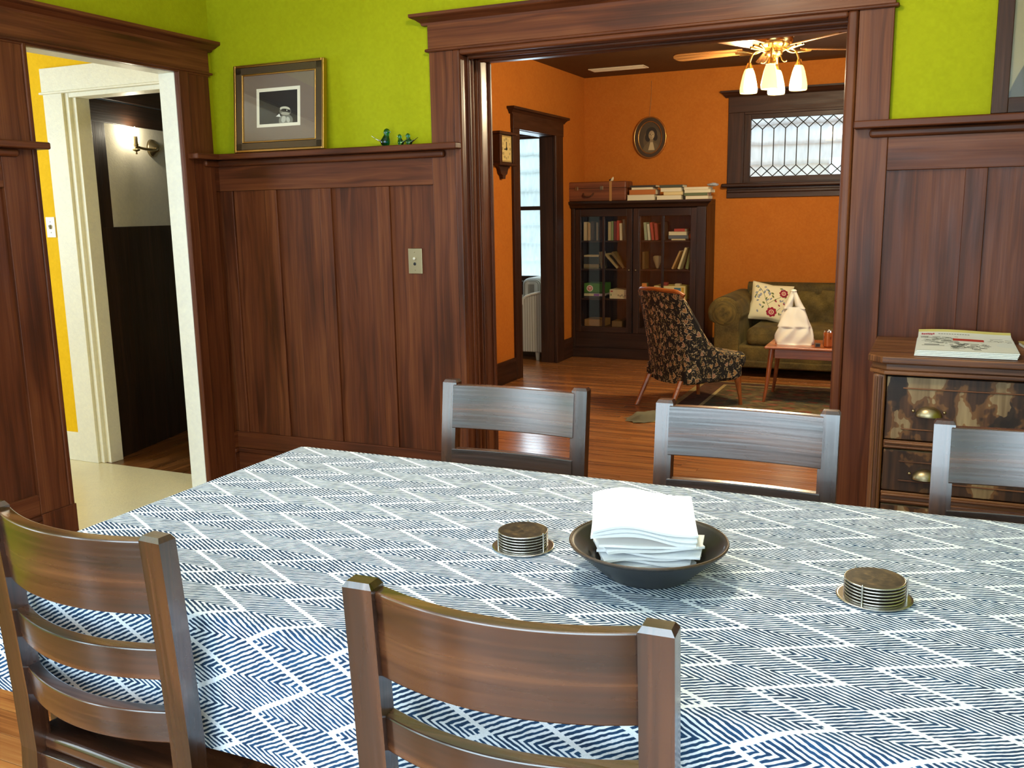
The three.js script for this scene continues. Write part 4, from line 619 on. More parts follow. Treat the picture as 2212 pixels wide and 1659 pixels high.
{ const G = 'books standing on the top shelf of the glazed bookcase', y = 1.1245;
  const L = (n) => `${n} book standing on the top bookcase shelf behind the left door`, R = n => `${n} book standing on the top bookcase shelf behind the right door`;
  for (const [p, th, h, tilt, c, l] of [[1260, 0.034, 0.175, 0, 0xb9a67a, L('thick cream')], [1268, 0.03, 0.165, 0, 0xa98a5a, L('tan')], [1275.5, 0.03, 0.18, 0, 0x3a2a20, L('thick dark brown')], [1286, 0.02, 0.17, 0, 0x6f6452, L('thin grey')], [1293.5, 0.03, 0.19, 0, 0x4a3428, L('brown leather')],
    [1313, 0.03, 0.175, 0, 0xb0a070, L('pale tan')], [1319, 0.022, 0.18, 0, 0x7f8a55, L('olive green')], [1325, 0.026, 0.178, 0, 0x6e2a22, L('dark red')], [1331, 0.026, 0.185, 0, 0xa03428, L('bright red')], [1337.5, 0.022, 0.16, 0.03, 0xc9bd98, L('white')], [1346, 0.026, 0.195, 0.05, 0x4b5548, L('tall dark green')],
    [1391, 0.028, 0.165, 0.08, 0x8a9a7a, R('leaning pale green')], [1398, 0.022, 0.15, 0.1, 0xc0c0a0, R('leaning white')], [1405.5, 0.024, 0.165, 0.13, 0xa04030, R('leaning red')], [1413.5, 0.028, 0.155, 0.1, 0x8f3a2c, R('leaning maroon')], [1426, 0.03, 0.17, 0.04, 0x3d3428, R('dark')]]) book(px(p), y, th, h, tilt, c, l, G);
  const S = 'books lying flat in the glazed bookcase'; flatBook(px(1458), y, 0.13, 0.014, 0xc8bb8a, 'thin cream book lowest in the flat stack on the top right shelf', S); flatBook(px(1457), y + 0.0145, 0.18, 0.03, 0x4e6068, 'slate blue book in the flat stack on the top right shelf', S); flatBook(px(1456), y + 0.045, 0.165, 0.034, 0xd2c9a0, 'white book in the flat stack on the top right shelf', S); flatBook(px(1460), y + 0.0795, 0.1, 0.026, 0xa83c32, 'red book on top of the flat stack on the top right shelf', S);
  const y2 = 0.8565; flatBook(px(1273), y2, 0.15, 0.012, 0x6b6440, 'thin olive book lowest in the stack on the second shelf left', S); flatBook(px(1273), y2 + 0.0125, 0.155, 0.03, 0x7a6b48, 'tan book in the stack on the second shelf left', S); flatBook(px(1273), y2 + 0.043, 0.15, 0.07, 0x1e2524, 'thick black book in the stack on the second shelf left', S); flatBook(px(1273), y2 + 0.1135, 0.15, 0.016, 0xb9a679, 'pale book on top of the stack on the second shelf left', S);
  const T = 'books leaning on the second shelf of the glazed bookcase'; book(px(1296), y2, 0.02, 0.16, 0.12, 0x9a8a60, 'tan book leaning on the second shelf beside the left muntin', T); book(px(1330), y2 + 0.001, 0.018, 0.18, 0.75, 0xa08a58, 'tan book leaning far over on the second shelf left door', T); book(px(1344), y2 + 0.001, 0.024, 0.19, 0.7, 0x6e5a30, 'brown book leaning far over on the second shelf left door', T);
  book(px(1446), y2 + 0.001, 0.016, 0.18, -0.42, 0xb08c50, 'thin orange tan book leaning on the second shelf right door', T); book(px(1459), y2 + 0.001, 0.02, 0.205, -0.33, 0xd4c793, 'cream book leaning on the second shelf right door', T); book(px(1476), y2 + 0.001, 0.03, 0.19, -0.2, 0x66733c, 'olive green book leaning on the second shelf right door', T); book(px(1386), y2, 0.022, 0.16, 0, 0x5d4a22, 'brown book upright on the second shelf right door', T);
  { const v = thing('figurine', 'small pale carved mask on the second bookcase shelf', 'figurine', [px(1414), y2, BCZ - 0.09]); obj('mask_face', lathe([[0, 0], [0.012, 0.006], [0.022, 0.035], [0.042, 0.085], [0.046, 0.115], [0.03, 0.125], [0, 0.127]], 20).scale(1, 1, 0.5), std(0x8a7a56, 0.7), v); obj('stand', B(0.05, 0.008, 0.04, 0, 0.004, 0, {}), M.book, v); }
  const y3 = 0.5725; const bx = (n, x, y, w, h, c, l, art, d = 0.2) => { const o = thing('game_box', l, 'box', [x, y, BCZ - 0.05 - d / 2]); obj('box_body', BB(-w / 2, w / 2, 0, h, -d / 2, d / 2, { r: 0.002 }), cov(c), o); if (art) obj('box_print', grid(1, 1, (u, v) => [(u - 0.5) * (w - 0.004), 0.002 + v * (h - 0.004), d / 2 + 0.0006]), new THREE.MeshStandardMaterial({ map: art, roughness: 0.6 }), o); return o; };
  bx('', px(1279), y3, 0.2, 0.02, 0x2a2620, 'flat dark game box at the bottom of the third shelf left'); bx('', px(1279), y3 + 0.0205, 0.2, 0.025, 0xc9b8a8, 'flat box with purple edge on the third shelf left', canvasTex(256, 32, (c, w, h) => { c.fillStyle = '#b9b080'; c.fillRect(0, 0, w, h); c.fillStyle = '#7b3f86'; c.fillRect(130, 0, 70, 32); c.fillStyle = '#d9c9c4'; c.fillRect(200, 0, 56, 32); }));
  bx('', px(1280), y3 + 0.046, 0.205, 0.098, 0x3c6a1e, 'green game box with a round emblem on the third shelf', canvasTex(256, 128, (c, w, h) => { c.fillStyle = '#3f7020'; c.fillRect(0, 0, w, h); c.fillStyle = '#d8cbb2'; c.beginPath(); c.arc(72, 64, 42, 0, 7); c.fill(); c.fillStyle = '#b4584a'; c.beginPath(); c.arc(72, 64, 30, 0, 7); c.fill(); c.fillStyle = '#e4d8c4'; c.fillRect(54, 50, 36, 10); c.fillRect(60, 68, 26, 8); c.fillStyle = '#2c5416'; c.fillRect(0, 112, 256, 16); }));
  bx('', px(1333), y3, 0.175, 0.088, 0xc6b68a, 'cream game box with dotted print on the third shelf left', canvasTex(256, 128, (c, w, h) => { c.fillStyle = '#c6b68a'; c.fillRect(0, 0, w, h); c.fillStyle = '#a03030'; c.fillRect(14, 14, 34, 18); c.fillStyle = '#4f7a3a'; c.fillRect(14, 60, 12, 30); for (const [x, y, q] of [[130, 80, 12], [160, 92, 12], [185, 78, 12], [205, 100, 10], [228, 84, 10]]) { c.fillStyle = '#2a2a28'; c.beginPath(); c.arc(x, y, q, 0, 7); c.fill(); c.fillStyle = '#d8cfa8'; c.beginPath(); c.arc(x, y, q * 0.5, 0, 7); c.fill(); } }));
  bx('', px(1389), y3, 0.05, 0.155, 0x3a5c3c, 'small upright box with orange top on the third shelf right', canvasTex(64, 128, (c, w, h) => { c.fillStyle = '#3a5c3c'; c.fillRect(0, 0, w, h); c.fillStyle = '#c8823a'; c.fillRect(0, 0, w, 52); }), 0.05);
  bx('', px(1442), y3, 0.30, 0.132, 0xcdbb62, 'cream lettered game box with a blue panel on the third shelf right', canvasTex(512, 224, (c, w, h) => { c.fillStyle = '#d6c98e'; c.fillRect(0, 0, w, h); c.fillStyle = '#17140f'; c.font = 'bold 66px sans-serif'; c.fillText('the office', 28, 92); c.fillStyle = '#2f6f88'; c.fillRect(330, 26, 110, 130); c.fillStyle = '#c8a02c'; c.fillRect(450, 20, 40, 140); c.fillStyle = '#9a5a24'; c.beginPath(); c.arc(280, 130, 22, 0, 7); c.fill(); c.fillStyle = '#2a2a26'; c.beginPath(); c.arc(228, 150, 14, 0, 7); c.fill(); }));
  bx('', px(1430), y3 + 0.1325, 0.06, 0.03, 0x8a3028, 'small red box on top of the lettered game box', null, 0.06); bx('', px(1458), y3 + 0.1325, 0.05, 0.02, 0xc6b888, 'small cream box on top of the lettered game box', null, 0.06);
  bx('', px(1280), 0.3015, 0.2, 0.065, 0x8a6430, 'flat tan box on the bottom shelf behind the left door'); bx('', px(1330), 0.3015, 0.1, 0.055, 0x6e5228, 'small brown box on the bottom shelf beside the left muntin');
  { const o = thing('orange_ball', 'small orange ball on the top right bookcase shelf', 'ball', [px(1485), y, BCZ - 0.1]); obj('ball', clean(new THREE.SphereGeometry(0.035, 18, 12)).translate(0, 0.035, 0), cov(0xa8481c), o); }
  // on top
  const TB = 1.4925, zt = BCZ + 0.035, Q = 'books piled on top of the bookcase';
  const fb = (x0, x1, y, th, c, l, page = true) => flatBook((x0 + x1) / 2, TB + y, x1 - x0, th, c, l, Q, { z: zt, d: 0.17, page, ry: 0 });
  fb(0.715, 0.975, 0, 0.05, 0xcbb98a, 'cream book lowest in the left pile on the bookcase'); fb(0.735, 0.985, 0.0505, 0.045, 0xb4682a, 'orange book in the middle of the left pile on the bookcase', false); fb(0.755, 0.96, 0.096, 0.02, 0xc9bd9a, 'thin pale book in the left pile on the bookcase'); fb(0.74, 0.985, 0.1165, 0.018, 0x37322a, 'dark book on top of the left pile on the bookcase', false);
  fb(0.995, 1.225, 0, 0.04, 0xc2a878, 'tan book lowest in the middle pile on the bookcase'); fb(1.06, 1.235, 0.0405, 0.03, 0xd9c388, 'cream book in the middle pile on the bookcase', false); fb(1.03, 1.225, 0.071, 0.035, 0xcdb97c, 'pale yellow book in the middle pile on the bookcase'); fb(1.02, 1.235, 0.1065, 0.025, 0x464a3a, 'dark green book on top of the middle pile on the bookcase', false);
  fb(1.26, 1.47, 0, 0.03, 0xb88a58, 'tan book lowest in the right pile on the bookcase'); fb(1.25, 1.46, 0.0305, 0.026, 0x5f6a45, 'green book in the right pile on the bookcase', false); fb(1.25, 1.49, 0.057, 0.028, 0xd4c290, 'cream book in the right pile on the bookcase'); fb(1.245, 1.47, 0.0855, 0.022, 0xcbb88c, 'pale book on top of the right pile on the bookcase'); 
  { const t = thing('plastic_pouch', 'crumpled clear bluish pouch at the right end of the bookcase top', 'pouch', [1.49, TB + 0.108, zt - 0.08]); const g = clean(new THREE.IcosahedronGeometry(1, 3)); const p = g.attributes.position; for (let i = 0; i < p.count; i++) { const k = 1 + 0.25 * (pnoise(p.getX(i) * 3 + 9, p.getY(i) * 3 + p.getZ(i) * 2 + 9, 97, 97, 31) - 0.5); p.setXYZ(i, p.getX(i) * 0.05 * k, p.getY(i) * 0.016 * k + 0.018, p.getZ(i) * 0.06 * k); } g.computeVertexNormals(); obj('pouch_body', g, std(0xaeb9c0, 0.3), t); }
  { const t = thing('suitcase', 'old brown leather suitcase with a strap lying on the bookcase', 'suitcase', [0.415, TB, zt - 0.115]); const lm = woodMat([84, 42, 20], [116, 62, 32], [138, 80, 44], { rough: 0.55, s: 701, size: [256, 128], fine: 0.3 });
    const g = clean(new RoundedBoxGeometry(0.575, 0.18, 0.22, 3, 0.016)); uvGrain(g, 0); obj('case_body', g.translate(0, 0.09, 0), lm, t); obj('lid_seam', BB(-0.289, 0.289, 0.118, 0.123, -0.112, 0.112, { r: 0.002 }), M.book, t);
    obj('strap', [BB(0.125, 0.15, 0.0, 0.183, 0.1095, 0.1135, { r: 0.001 }), BB(0.125, 0.15, 0.1795, 0.1835, -0.11, 0.1135, { r: 0.001 })], std(0xa87840, 0.6), t); obj('handle', tube([[-0.13, 0.075, 0.112], [-0.12, 0.052, 0.13], [-0.08, 0.042, 0.135], [-0.04, 0.052, 0.13], [-0.03, 0.075, 0.112]], 0.007, 20, 6), std(0x4e2c16, 0.5), t); for (const x of [-0.2, 0.05]) obj('latch', B(0.03, 0.035, 0.006, x, 0.12, 0.112, { r: 0.002 }), M.oldBrass, t); }
  { const t = thing('figurine', 'tiny black and white bird ornament on the suitcase', 'figurine', [0.53, TB + 0.181, zt - 0.1]); obj('body', limb([[0, 0, 0, 0.012], [0.004, 0.015, 0, 0.016], [0.012, 0.03, 0, 0.01], [0.016, 0.042, 0, 0.002]], 10), std(0xd8cba6, 0.6), t); obj('wing', limb([[-0.012, 0.002, 0.004, 0.004], [-0.01, 0.014, 0.006, 0.012], [0, 0.026, 0.006, 0.004]], 8), M.black, t); } }

// ───────────────────────── living room: walls ─────────────────────────
{ const t = thing('oval_portrait', 'oval framed antique portrait photograph hanging on the orange wall', 'picture', [0.808, 2.08, LZ + 0.005]);
  const el = (a, b) => { const s = new THREE.Shape(); s.absellipse(0, 0, a, b, 0, Math.PI * 2); return s; }; const ring = (a, b, c, d, z0, z1, m, n) => { const s = el(a, b), h = new THREE.Path(); h.absellipse(0, 0, c, d, 0, Math.PI * 2); s.holes.push(h); const g = ext(s, z1 - z0, { bevel: 0.002, seg: 40 }); g.translate(0, 0, (z0 + z1) / 2); return obj(n, g, m, t); };
  ring(0.157, 0.19, 0.118, 0.15, 0, 0.022, std(new THREE.Color().setRGB(0.06, 0.04, 0.022), 0.35), 'frame_ring'); ring(0.158, 0.191, 0.151, 0.184, 0.0, 0.028, M.gold, 'frame_edge'); ring(0.119, 0.151, 0.113, 0.145, 0.0, 0.022, M.gold, 'inner_fillet');
  const art = canvasTex(256, 320, (c, w, h) => { c.fillStyle = '#4a3b26'; c.fillRect(0, 0, w, h); c.fillStyle = '#5e4c30'; c.beginPath(); c.ellipse(150, 190, 96, 120, 0, 0, 7); c.fill(); c.fillStyle = '#6b5838'; c.beginPath(); c.ellipse(140, 300, 92, 96, 0, 0, 7); c.fill(); c.fillStyle = '#2a2012'; c.beginPath(); c.ellipse(140, 120, 58, 62, 0, 0, 7); c.fill(); c.beginPath(); c.ellipse(104, 160, 30, 40, 0, 0, 7); c.fill(); c.beginPath(); c.ellipse(180, 158, 24, 36, 0, 0, 7); c.fill(); c.fillStyle = '#8a7450'; c.fillRect(124, 170, 34, 40); c.fillStyle = '#9c8660'; c.beginPath(); c.ellipse(141, 136, 31, 44, 0.08, 0, 7); c.fill(); c.fillStyle = '#b8a276'; c.beginPath(); c.ellipse(152, 142, 17, 32, 0.1, 0, 7); c.fill(); c.fillStyle = '#3a2e1e'; c.fillRect(120, 126, 14, 5); c.fillRect(148, 126, 13, 5); c.fillRect(139, 136, 4, 14); c.fillStyle = '#74583e'; c.fillRect(132, 160, 20, 4); c.fillStyle = '#bfa97c'; c.beginPath(); c.moveTo(128, 206); c.lineTo(156, 206); c.lineTo(174, 284); c.lineTo(108, 284); c.closePath(); c.fill(); });
  const g = clean(new THREE.ShapeGeometry(el(0.116, 0.148), 40)), p = g.attributes.position, uv = g.attributes.uv; for (let i = 0; i < p.count; i++) uv.setXY(i, p.getX(i) / 0.24 + 0.5, p.getY(i) / 0.3 + 0.5); obj('portrait_print', g.translate(0, 0, 0.008), new THREE.MeshStandardMaterial({ map: art, roughness: 0.6 }), t);
  obj('hanging_wire', tube([[-0.01, 0.185, 0.01], [0.004, 0.38, 0.004], [0.006, 0.52, 0.002]], 0.0012, 6, 4), M.oldBrass, t); }
{ const t = thing('wall_clock', 'small dark wooden wall clock with square cream face beside the doorway', 'clock', [LX, 1.86, -3.09], Math.PI / 2);
  const a = (n, x0, x1, y0, y1, z0, z1, m = M.trimDark) => obj(n, BB(x0, x1, y0, y1, z0, z1, { r: 0.004 }), m, t);
  a('case', -0.14, 0.14, -0.07, 0.15, 0, 0.055); a('cornice', -0.165, 0.165, 0.15, 0.17, 0, 0.08); a('shelf', -0.165, 0.165, -0.09, -0.07, 0, 0.08);
  for (const s of [-1, 1]) a('front_stile', Math.min(s * 0.14, s * 0.1), Math.max(s * 0.14, s * 0.1), -0.07, 0.15, 0.055, 0.068);
  const br = new THREE.Shape(); br.moveTo(-0.12, 0); br.quadraticCurveTo(-0.07, -0.01, -0.06, -0.06); br.lineTo(-0.025, -0.075); br.lineTo(-0.02, -0.1); br.lineTo(0.02, -0.1); br.lineTo(0.025, -0.075); br.lineTo(0.06, -0.06); br.quadraticCurveTo(0.07, -0.01, 0.12, 0); br.closePath(); obj('bracket', ext(br, 0.03, { bevel: 0.002, g: 0 }).translate(0, -0.09, 0.02), M.trimDark, t);
  const face = canvasTex(256, 256, (c, w) => { c.fillStyle = '#d8bf7c'; c.fillRect(0, 0, w, w); c.strokeStyle = '#8a6a2c'; c.lineWidth = 6; c.strokeRect(8, 8, 240, 240); c.fillStyle = '#2a2014'; c.font = 'bold 30px serif'; c.textAlign = 'center'; for (let i = 1; i <= 12; i++) { const a = i * Math.PI / 6; c.fillText(['I', 'II', 'III', 'IV', 'V', 'VI', 'VII', 'VIII', 'IX', 'X', 'XI', 'XII'][i - 1], 128 + Math.sin(a) * 96, 138 - Math.cos(a) * 96); } });
  obj('dial', grid(1, 1, (u, v) => [(u - 0.5) * 0.19, -0.06 + v * 0.2, 0.0565]), new THREE.MeshStandardMaterial({ map: face, roughness: 0.5 }), t); obj('clock_hand', B(0.008, 0.06, 0.002, 0.0, 0.065, 0.059, { r: 0 }), M.black, t); obj('clock_hand', B(0.045, 0.008, 0.002, -0.02, 0.036, 0.059, { r: 0 }), M.black, t); obj('arbor', lathe([[0, 0], [0.012, 0], [0.01, 0.005], [0, 0.006]], 14).rotateX(Math.PI / 2).translate(0, 0.04, 0.057), M.black, t); }

// ───────────────────────── living room: furniture ─────────────────────────
{ // rug
  const map = dataTex(1024, 1024, (u, v) => { const e = Math.min(u, 1 - u, v, 1 - v); const n = pfbm(u, v, 34, 34, 3, 801), m = pfbm(u, v, 90, 90, 2, 805), k = Math.sin(u * 60) * Math.sin(v * 60) * 0.5 + 0.5, q = pfbm(u, v, 12, 12, 2, 811);
    let c = mix3([70, 58, 30], [122, 104, 62], clamp((n - 0.3) * 1.8)); if (k > 0.72 && n > 0.4) c = mix3(c, [132, 58, 34], 0.7); if (q > 0.58 && m > 0.5) c = mix3(c, [52, 62, 46], 0.7); if (e < 0.09) c = mix3(c, e < 0.02 ? [166, 148, 92] : [74, 44, 28], 0.75); if (e > 0.083 && e < 0.095) c = [164, 146, 96]; const w = (m - 0.5) * 34; return [c[0] + w, c[1] + w, c[2] + w]; });
  const bm = dataTex(256, 256, (u, v) => { const k = 255 * pfbm(u, v, 100, 100, 2, 821); return [k, k, k]; }, { srgb: false, rep: [4, 4] });
  const t = thing('area_rug', 'muted olive and brown patterned rug under the floral chair and coffee table', 'rug', [2.85, 0, -2.95]); const g = BB(-1.2, 1.2, 0.0003, 0.005, -0.82, 0.82, { r: 0.002 }); const p = g.attributes.position, uv = g.attributes.uv; for (let i = 0; i < p.count; i++) uv.setXY(i, p.getX(i) / 2.4 + 0.5, p.getZ(i) / 1.64 + 0.5);
  obj('pile', g, new THREE.MeshStandardMaterial({ map, roughness: 1, bumpMap: bm, bumpScale: 0.002 }), t); }
{ // crumpled cloth on the floor
  const g = grid(30, 20, (u, v) => { const x = (u - 0.5) * 0.34, z = (v - 0.5) * 0.2, e = Math.min(u, 1 - u, v, 1 - v); return [x + 0.02 * Math.sin(v * 9), 0.002 + sstep(0, 0.25, e) * (0.035 + 0.03 * pnoise(u * 5, v * 4, 97, 97, 41)) + 0.006 * pnoise(u * 11, v * 9, 97, 97, 43), z + 0.03 * Math.sin(u * 5)]; }); g.index.array.reverse?.(); g.computeVertexNormals();
  const o = obj('crumpled_cloth', g, std(0x6e6a50, 0.95, { side: THREE.DoubleSide })); o.position.set(1.62, 0.001, -2.2); o.rotation.y = 0.7; o.scale.setScalar(0.8); tag(o, 'grey-green crumpled cloth on the floor before the floral chair', 'cloth'); }
// sofa
{ const vel = (() => { const map = dataTex(512, 512, (u, v) => { const n = pfbm(u, v, 5, 5, 4, 841), m = pfbm(u, v, 100, 100, 2, 845); const c = mix3([62, 50, 14], [112, 92, 34], clamp((n - 0.25) * 1.7)); return c.map(e => e + (m - 0.5) * 22); }, { rep: [1 / 0.7, 1 / 0.7] }); return new THREE.MeshPhysicalMaterial({ map, roughness: 0.85, sheen: 0.6, sheenRoughness: 0.45, sheenColor: new THREE.Color().setRGB(0.4, 0.32, 0.1) }); })();
  const t = thing('sofa', 'olive green velvet sofa with rolled arms under the leaded window', 'sofa', [2.77, 0, -4.92]);
  const W = 1.05, a = (n, g) => obj(n, g, vel, t), rb = (w, h, d, r, x, y, z, f) => { const g = clean(new RoundedBoxGeometry(w, h, d, 6, r)); if (f) { const p = g.attributes.position; for (let i = 0; i < p.count; i++) { const q = f(p.getX(i), p.getY(i), p.getZ(i)); p.setXYZ(i, ...q); } g.computeVertexNormals(); } return uvGrain(g, 0, [x, y]).translate(x, y, z); };
  a('base', rb(2 * W - 0.1, 0.14, 0.84, 0.02, 0, 0.2, 0.46)); a('plinth_band', rb(2 * W - 0.08, 0.06, 0.86, 0.015, 0, 0.115, 0.46));
  for (const [x, n] of [[-0.42, 0], [0.42, 1]]) a('seat_cushion', rb(0.83, 0.15, 0.62, 0.06, x, 0.34, 0.575, (p, q, r) => [p, q + 0.018 * Math.cos(p * 3) * (q > 0 ? 1 : 0), r]));
  { const g = grid(70, 24, (u, v) => { const x = (u - 0.5) * 1.86, y = 0.36 + v * 0.365, tuft = 0.022 * Math.cos(u * 1.86 * 32) * Math.cos(v * 9.5 + Math.floor(u * 9)) * sstep(0, 0.15, v) * sstep(1, 0.85, v); const top = v > 0.86 ? (v - 0.86) / 0.14 : 0; return [x, y - top * top * 0.02 + 0.008 * Math.sin(u * 40), 0.27 + tuft - 0.06 * v - top * top * 0.15]; }, { uvf: (u, v) => [u * 1.86, v * 0.4] }); g.index.array.reverse?.(); a('tufted_back', (g.computeVertexNormals(), g)); }
  a('back_frame', rb(1.9, 0.60, 0.16, 0.05, 0, 0.41, 0.10)); { const g = clean(new THREE.CylinderGeometry(0.07, 0.07, 1.9, 20)); g.rotateZ(Math.PI / 2); a('back_roll', uvGrain(g, 0).translate(0, 0.68, 0.14)); }
  for (const s of [-1, 1]) { const sh = new THREE.Shape(); sh.moveTo(-0.09, 0); sh.lineTo(-0.09, 0.36); sh.absarc(-0.02, 0.44, 0.125, Math.PI * 1.15, -Math.PI * 0.15, true); sh.lineTo(0.09, 0.3); sh.lineTo(0.09, 0); sh.closePath();
    const arm = a('arm', ext(sh, 0.84, { bevel: 0.015, seg: 14, g: 2 }).scale(s * -1 === 1 ? 1 : -1, 1, 1).translate(s * (W - 0.06), 0.1, 0.48)); if (s > 0) { const ix = arm.geometry; const p = ix.attributes.position; for (let i = 0; i < p.count; i += 3) { const A = [p.getX(i), p.getY(i), p.getZ(i)]; p.setXYZ(i, p.getX(i + 1), p.getY(i + 1), p.getZ(i + 1)); p.setXYZ(i + 1, ...A); } ix.computeVertexNormals(); }
    const fr = obj('scroll_front', lathe([[0, 0.012], [0.07, 0.012], [0.1, 0.004], [0.105, 0]], 28).rotateX(Math.PI / 2).translate(s * (W - 0.06) + (s < 0 ? -0.02 : 0.02), 0.54, 0.9), vel, arm); }
  for (const sx of [-1, 1]) for (const z of [0.1, 0.84]) obj('foot', limb([[sx * (W - 0.1), 0, z, 0.022], [sx * (W - 0.1), 0.09, z, 0.032]], 10), M.trimDark, t); }
{ // cushion
  const art = canvasTex(512, 512, (c, w) => { c.fillStyle = '#e6dbb0'; c.fillRect(0, 0, w, w); let s = 11; const r = () => { s = (s * 16807) % 2147483647; return s / 2147483647; };
    const flower = (x, y, R, c1, c2) => { for (let k = 0; k < 8; k++) { const a = k * 0.785; c.fillStyle = c1; c.beginPath(); c.ellipse(x + Math.cos(a) * R * 0.6, y + Math.sin(a) * R * 0.6, R * 0.42, R * 0.34, a, 0, 7); c.fill(); } c.fillStyle = '#e0cfa8'; c.beginPath(); c.arc(x, y, R * 0.5, 0, 7); c.fill(); c.fillStyle = c2; c.beginPath(); c.arc(x, y, R * 0.34, 0, 7); c.fill(); c.fillStyle = '#d8b88a'; c.beginPath(); c.arc(x, y, R * 0.16, 0, 7); c.fill(); };
    c.strokeStyle = '#5d6a34'; c.lineWidth = 5; for (const [a, b, d, e, f, g] of [[60, 60, 160, 120, 200, 240], [240, 300, 300, 240, 420, 160], [300, 420, 260, 340, 200, 240], [400, 330, 360, 380, 320, 420], [90, 220, 60, 160, 120, 110]]) { c.beginPath(); c.moveTo(a, b); c.quadraticCurveTo(d, e, f, g); c.stroke(); }
    for (let i = 0; i < 34; i++) { const x = 60 + r() * 400, y = 60 + r() * 360; c.fillStyle = ['#5f6b3a', '#7a8290', '#8a9098', '#6b7440'][Math.floor(r() * 4)]; c.beginPath(); c.ellipse(x, y, 16 + r() * 8, 8 + r() * 4, r() * 3, 0, 7); c.fill(); }
    for (const [x, y] of [[70, 70], [110, 120], [70, 160], [130, 180], [170, 70], [200, 110], [110, 220], [230, 150]]) { c.fillStyle = '#6f7a92'; c.beginPath(); c.arc(x, y, 15, 0, 7); c.fill(); c.fillStyle = '#c9c6b4'; c.beginPath(); c.arc(x, y, 7, 0, 7); c.fill(); }
    flower(300, 400, 66, '#9a2036', '#b03a48'); flower(410, 130, 56, '#8e1c30', '#a83848'); for (const [x, y] of [[330, 250], [440, 270], [380, 300], [460, 350]]) { c.fillStyle = '#94263a'; c.beginPath(); c.ellipse(x, y, 16, 9, 0.8, 0, 7); c.fill(); } });
  const t = thing('cushion', 'cream cushion embroidered with red and blue flowers on the sofa', 'cushion', [2.04, 0.432, -4.43], 0.12); t.rotation.x = -0.34; t.rotation.z = -0.1; t.scale.setScalar(0.86);
  const side = s => { const g = grid(24, 24, (u, v) => { const x = (u - 0.5) * 2, y = (v - 0.5) * 2, k = Math.pow((1 - x * x) * (1 - y * y), 0.42), pin = 1 - 0.1 * (1 - Math.abs(x * y)) * Math.max(x * x, y * y); return [x * 0.205 * pin, 0.2 + y * 0.2 * pin, s * 0.075 * k]; }, { uvf: (u, v) => [u, v] }); if (s < 0) { g.index.array.reverse?.(); g.computeVertexNormals(); } return g; };
  const mt = new THREE.MeshStandardMaterial({ map: art, roughness: 0.95 }); obj('cushion_front', side(1), mt, t); obj('cushion_back', side(-1), std(0xe0d5aa, 0.95), t); }
// coffee table, bag, can
const CTY = 0.415;
{ const t = thing('coffee_table', 'small orange-brown wooden coffee table before the sofa', 'table', [2.78, 0.0052, -3.24]); const m = woodMat([118, 56, 24], [160, 84, 40], [190, 112, 60], { rough: 0.3, s: 861, size: [512, 256], coat: 0.3 });
  obj('tabletop', BB(-0.52, 0.52, CTY - 0.02, CTY, -0.23, 0.23, { r: 0.008 }), m, t); for (const s of [-1, 1]) { obj('apron', BB(-0.45, 0.45, CTY - 0.09, CTY - 0.02, s * 0.185 - 0.009, s * 0.185 + 0.009), m, t); obj('apron', BB(s * 0.465 - 0.009, s * 0.465 + 0.009, CTY - 0.09, CTY - 0.02, -0.17, 0.17, { g: 2 }), m, t); for (const z of [-1, 1]) obj('leg', limb([[s * 0.515, 0, z * 0.205, 0.011], [s * 0.5, 0.1, z * 0.2, 0.013], [s * 0.482, 0.28, z * 0.19, 0.019], [s * 0.47, CTY - 0.02, z * 0.185, 0.022]], 10), m, t); } }
{ const t = thing('plastic_bag', 'white plastic carrier bag tied up standing on the coffee table', 'bag', [2.445, CTY + 0.006, -3.22], 0.1); const pm = new THREE.MeshPhysicalMaterial({ color: 0xf0ead8, roughness: 0.42, transmission: 0.12, thickness: 0, side: THREE.DoubleSide });
  const wr = (u, v) => 0.006 * (Math.sin(u * 44 + v * 5) * 0.5 + (pnoise(u * 14, v * 4, 14, 97, 51) - 0.5) * 2.0) + 0.010 * (pnoise(u * 6, v * 3, 6, 97, 53) - 0.5);
  const body = grid(80, 36, (u, v) => { const a = u * Math.PI * 2, c = Math.cos(a), s = Math.sin(a), e = lerp(4, 2.2, v), sup = Math.pow(Math.pow(Math.abs(c), e) + Math.pow(Math.abs(s), e), -1 / e); const y = v * 0.27; const w = lerp(0.148, 0.062, Math.pow(v, 1.25)) * (v < 0.06 ? 0.93 + v : 1), d = lerp(0.095, 0.035, v); const k = wr(u, v) * (v < 0.02 ? 0.2 : 1); const q = Math.abs(Math.sin(a * 2)); const fold = v < 0.45 ? -0.010 * Math.abs(Math.sin(a * 4 + v * 7)) : 0; return [c * sup * (w + k + fold) + v * -0.012, y, s * sup * (d + k * 0.9 + fold)]; }, { closeU: true }); body.index.array.reverse?.(); body.computeVertexNormals(); obj('bag_body', body, pm, t);
  for (const s of [-1, 1]) { const h = grid(14, 16, (u, v) => { const a = u * Math.PI * 2, x = lerp(s * 0.045 - 0.012, s * 0.006 - 0.02, Math.pow(v, 0.8)), w = lerp(0.033, 0.012, v), d = lerp(0.036, 0.014, v) + 0.005 * Math.sin(a * 3 + v * 8); return [x + Math.cos(a) * w, 0.258 + v * 0.125, Math.sin(a) * d]; }, { closeU: true }); h.index.array.reverse?.(); h.computeVertexNormals(); obj('bag_handle', h, pm, t); }
  obj('handle_knot', clean(new THREE.SphereGeometry(0.02, 14, 10)).scale(1.1, 0.6, 0.9).translate(-0.02, 0.386, 0), pm, t); }
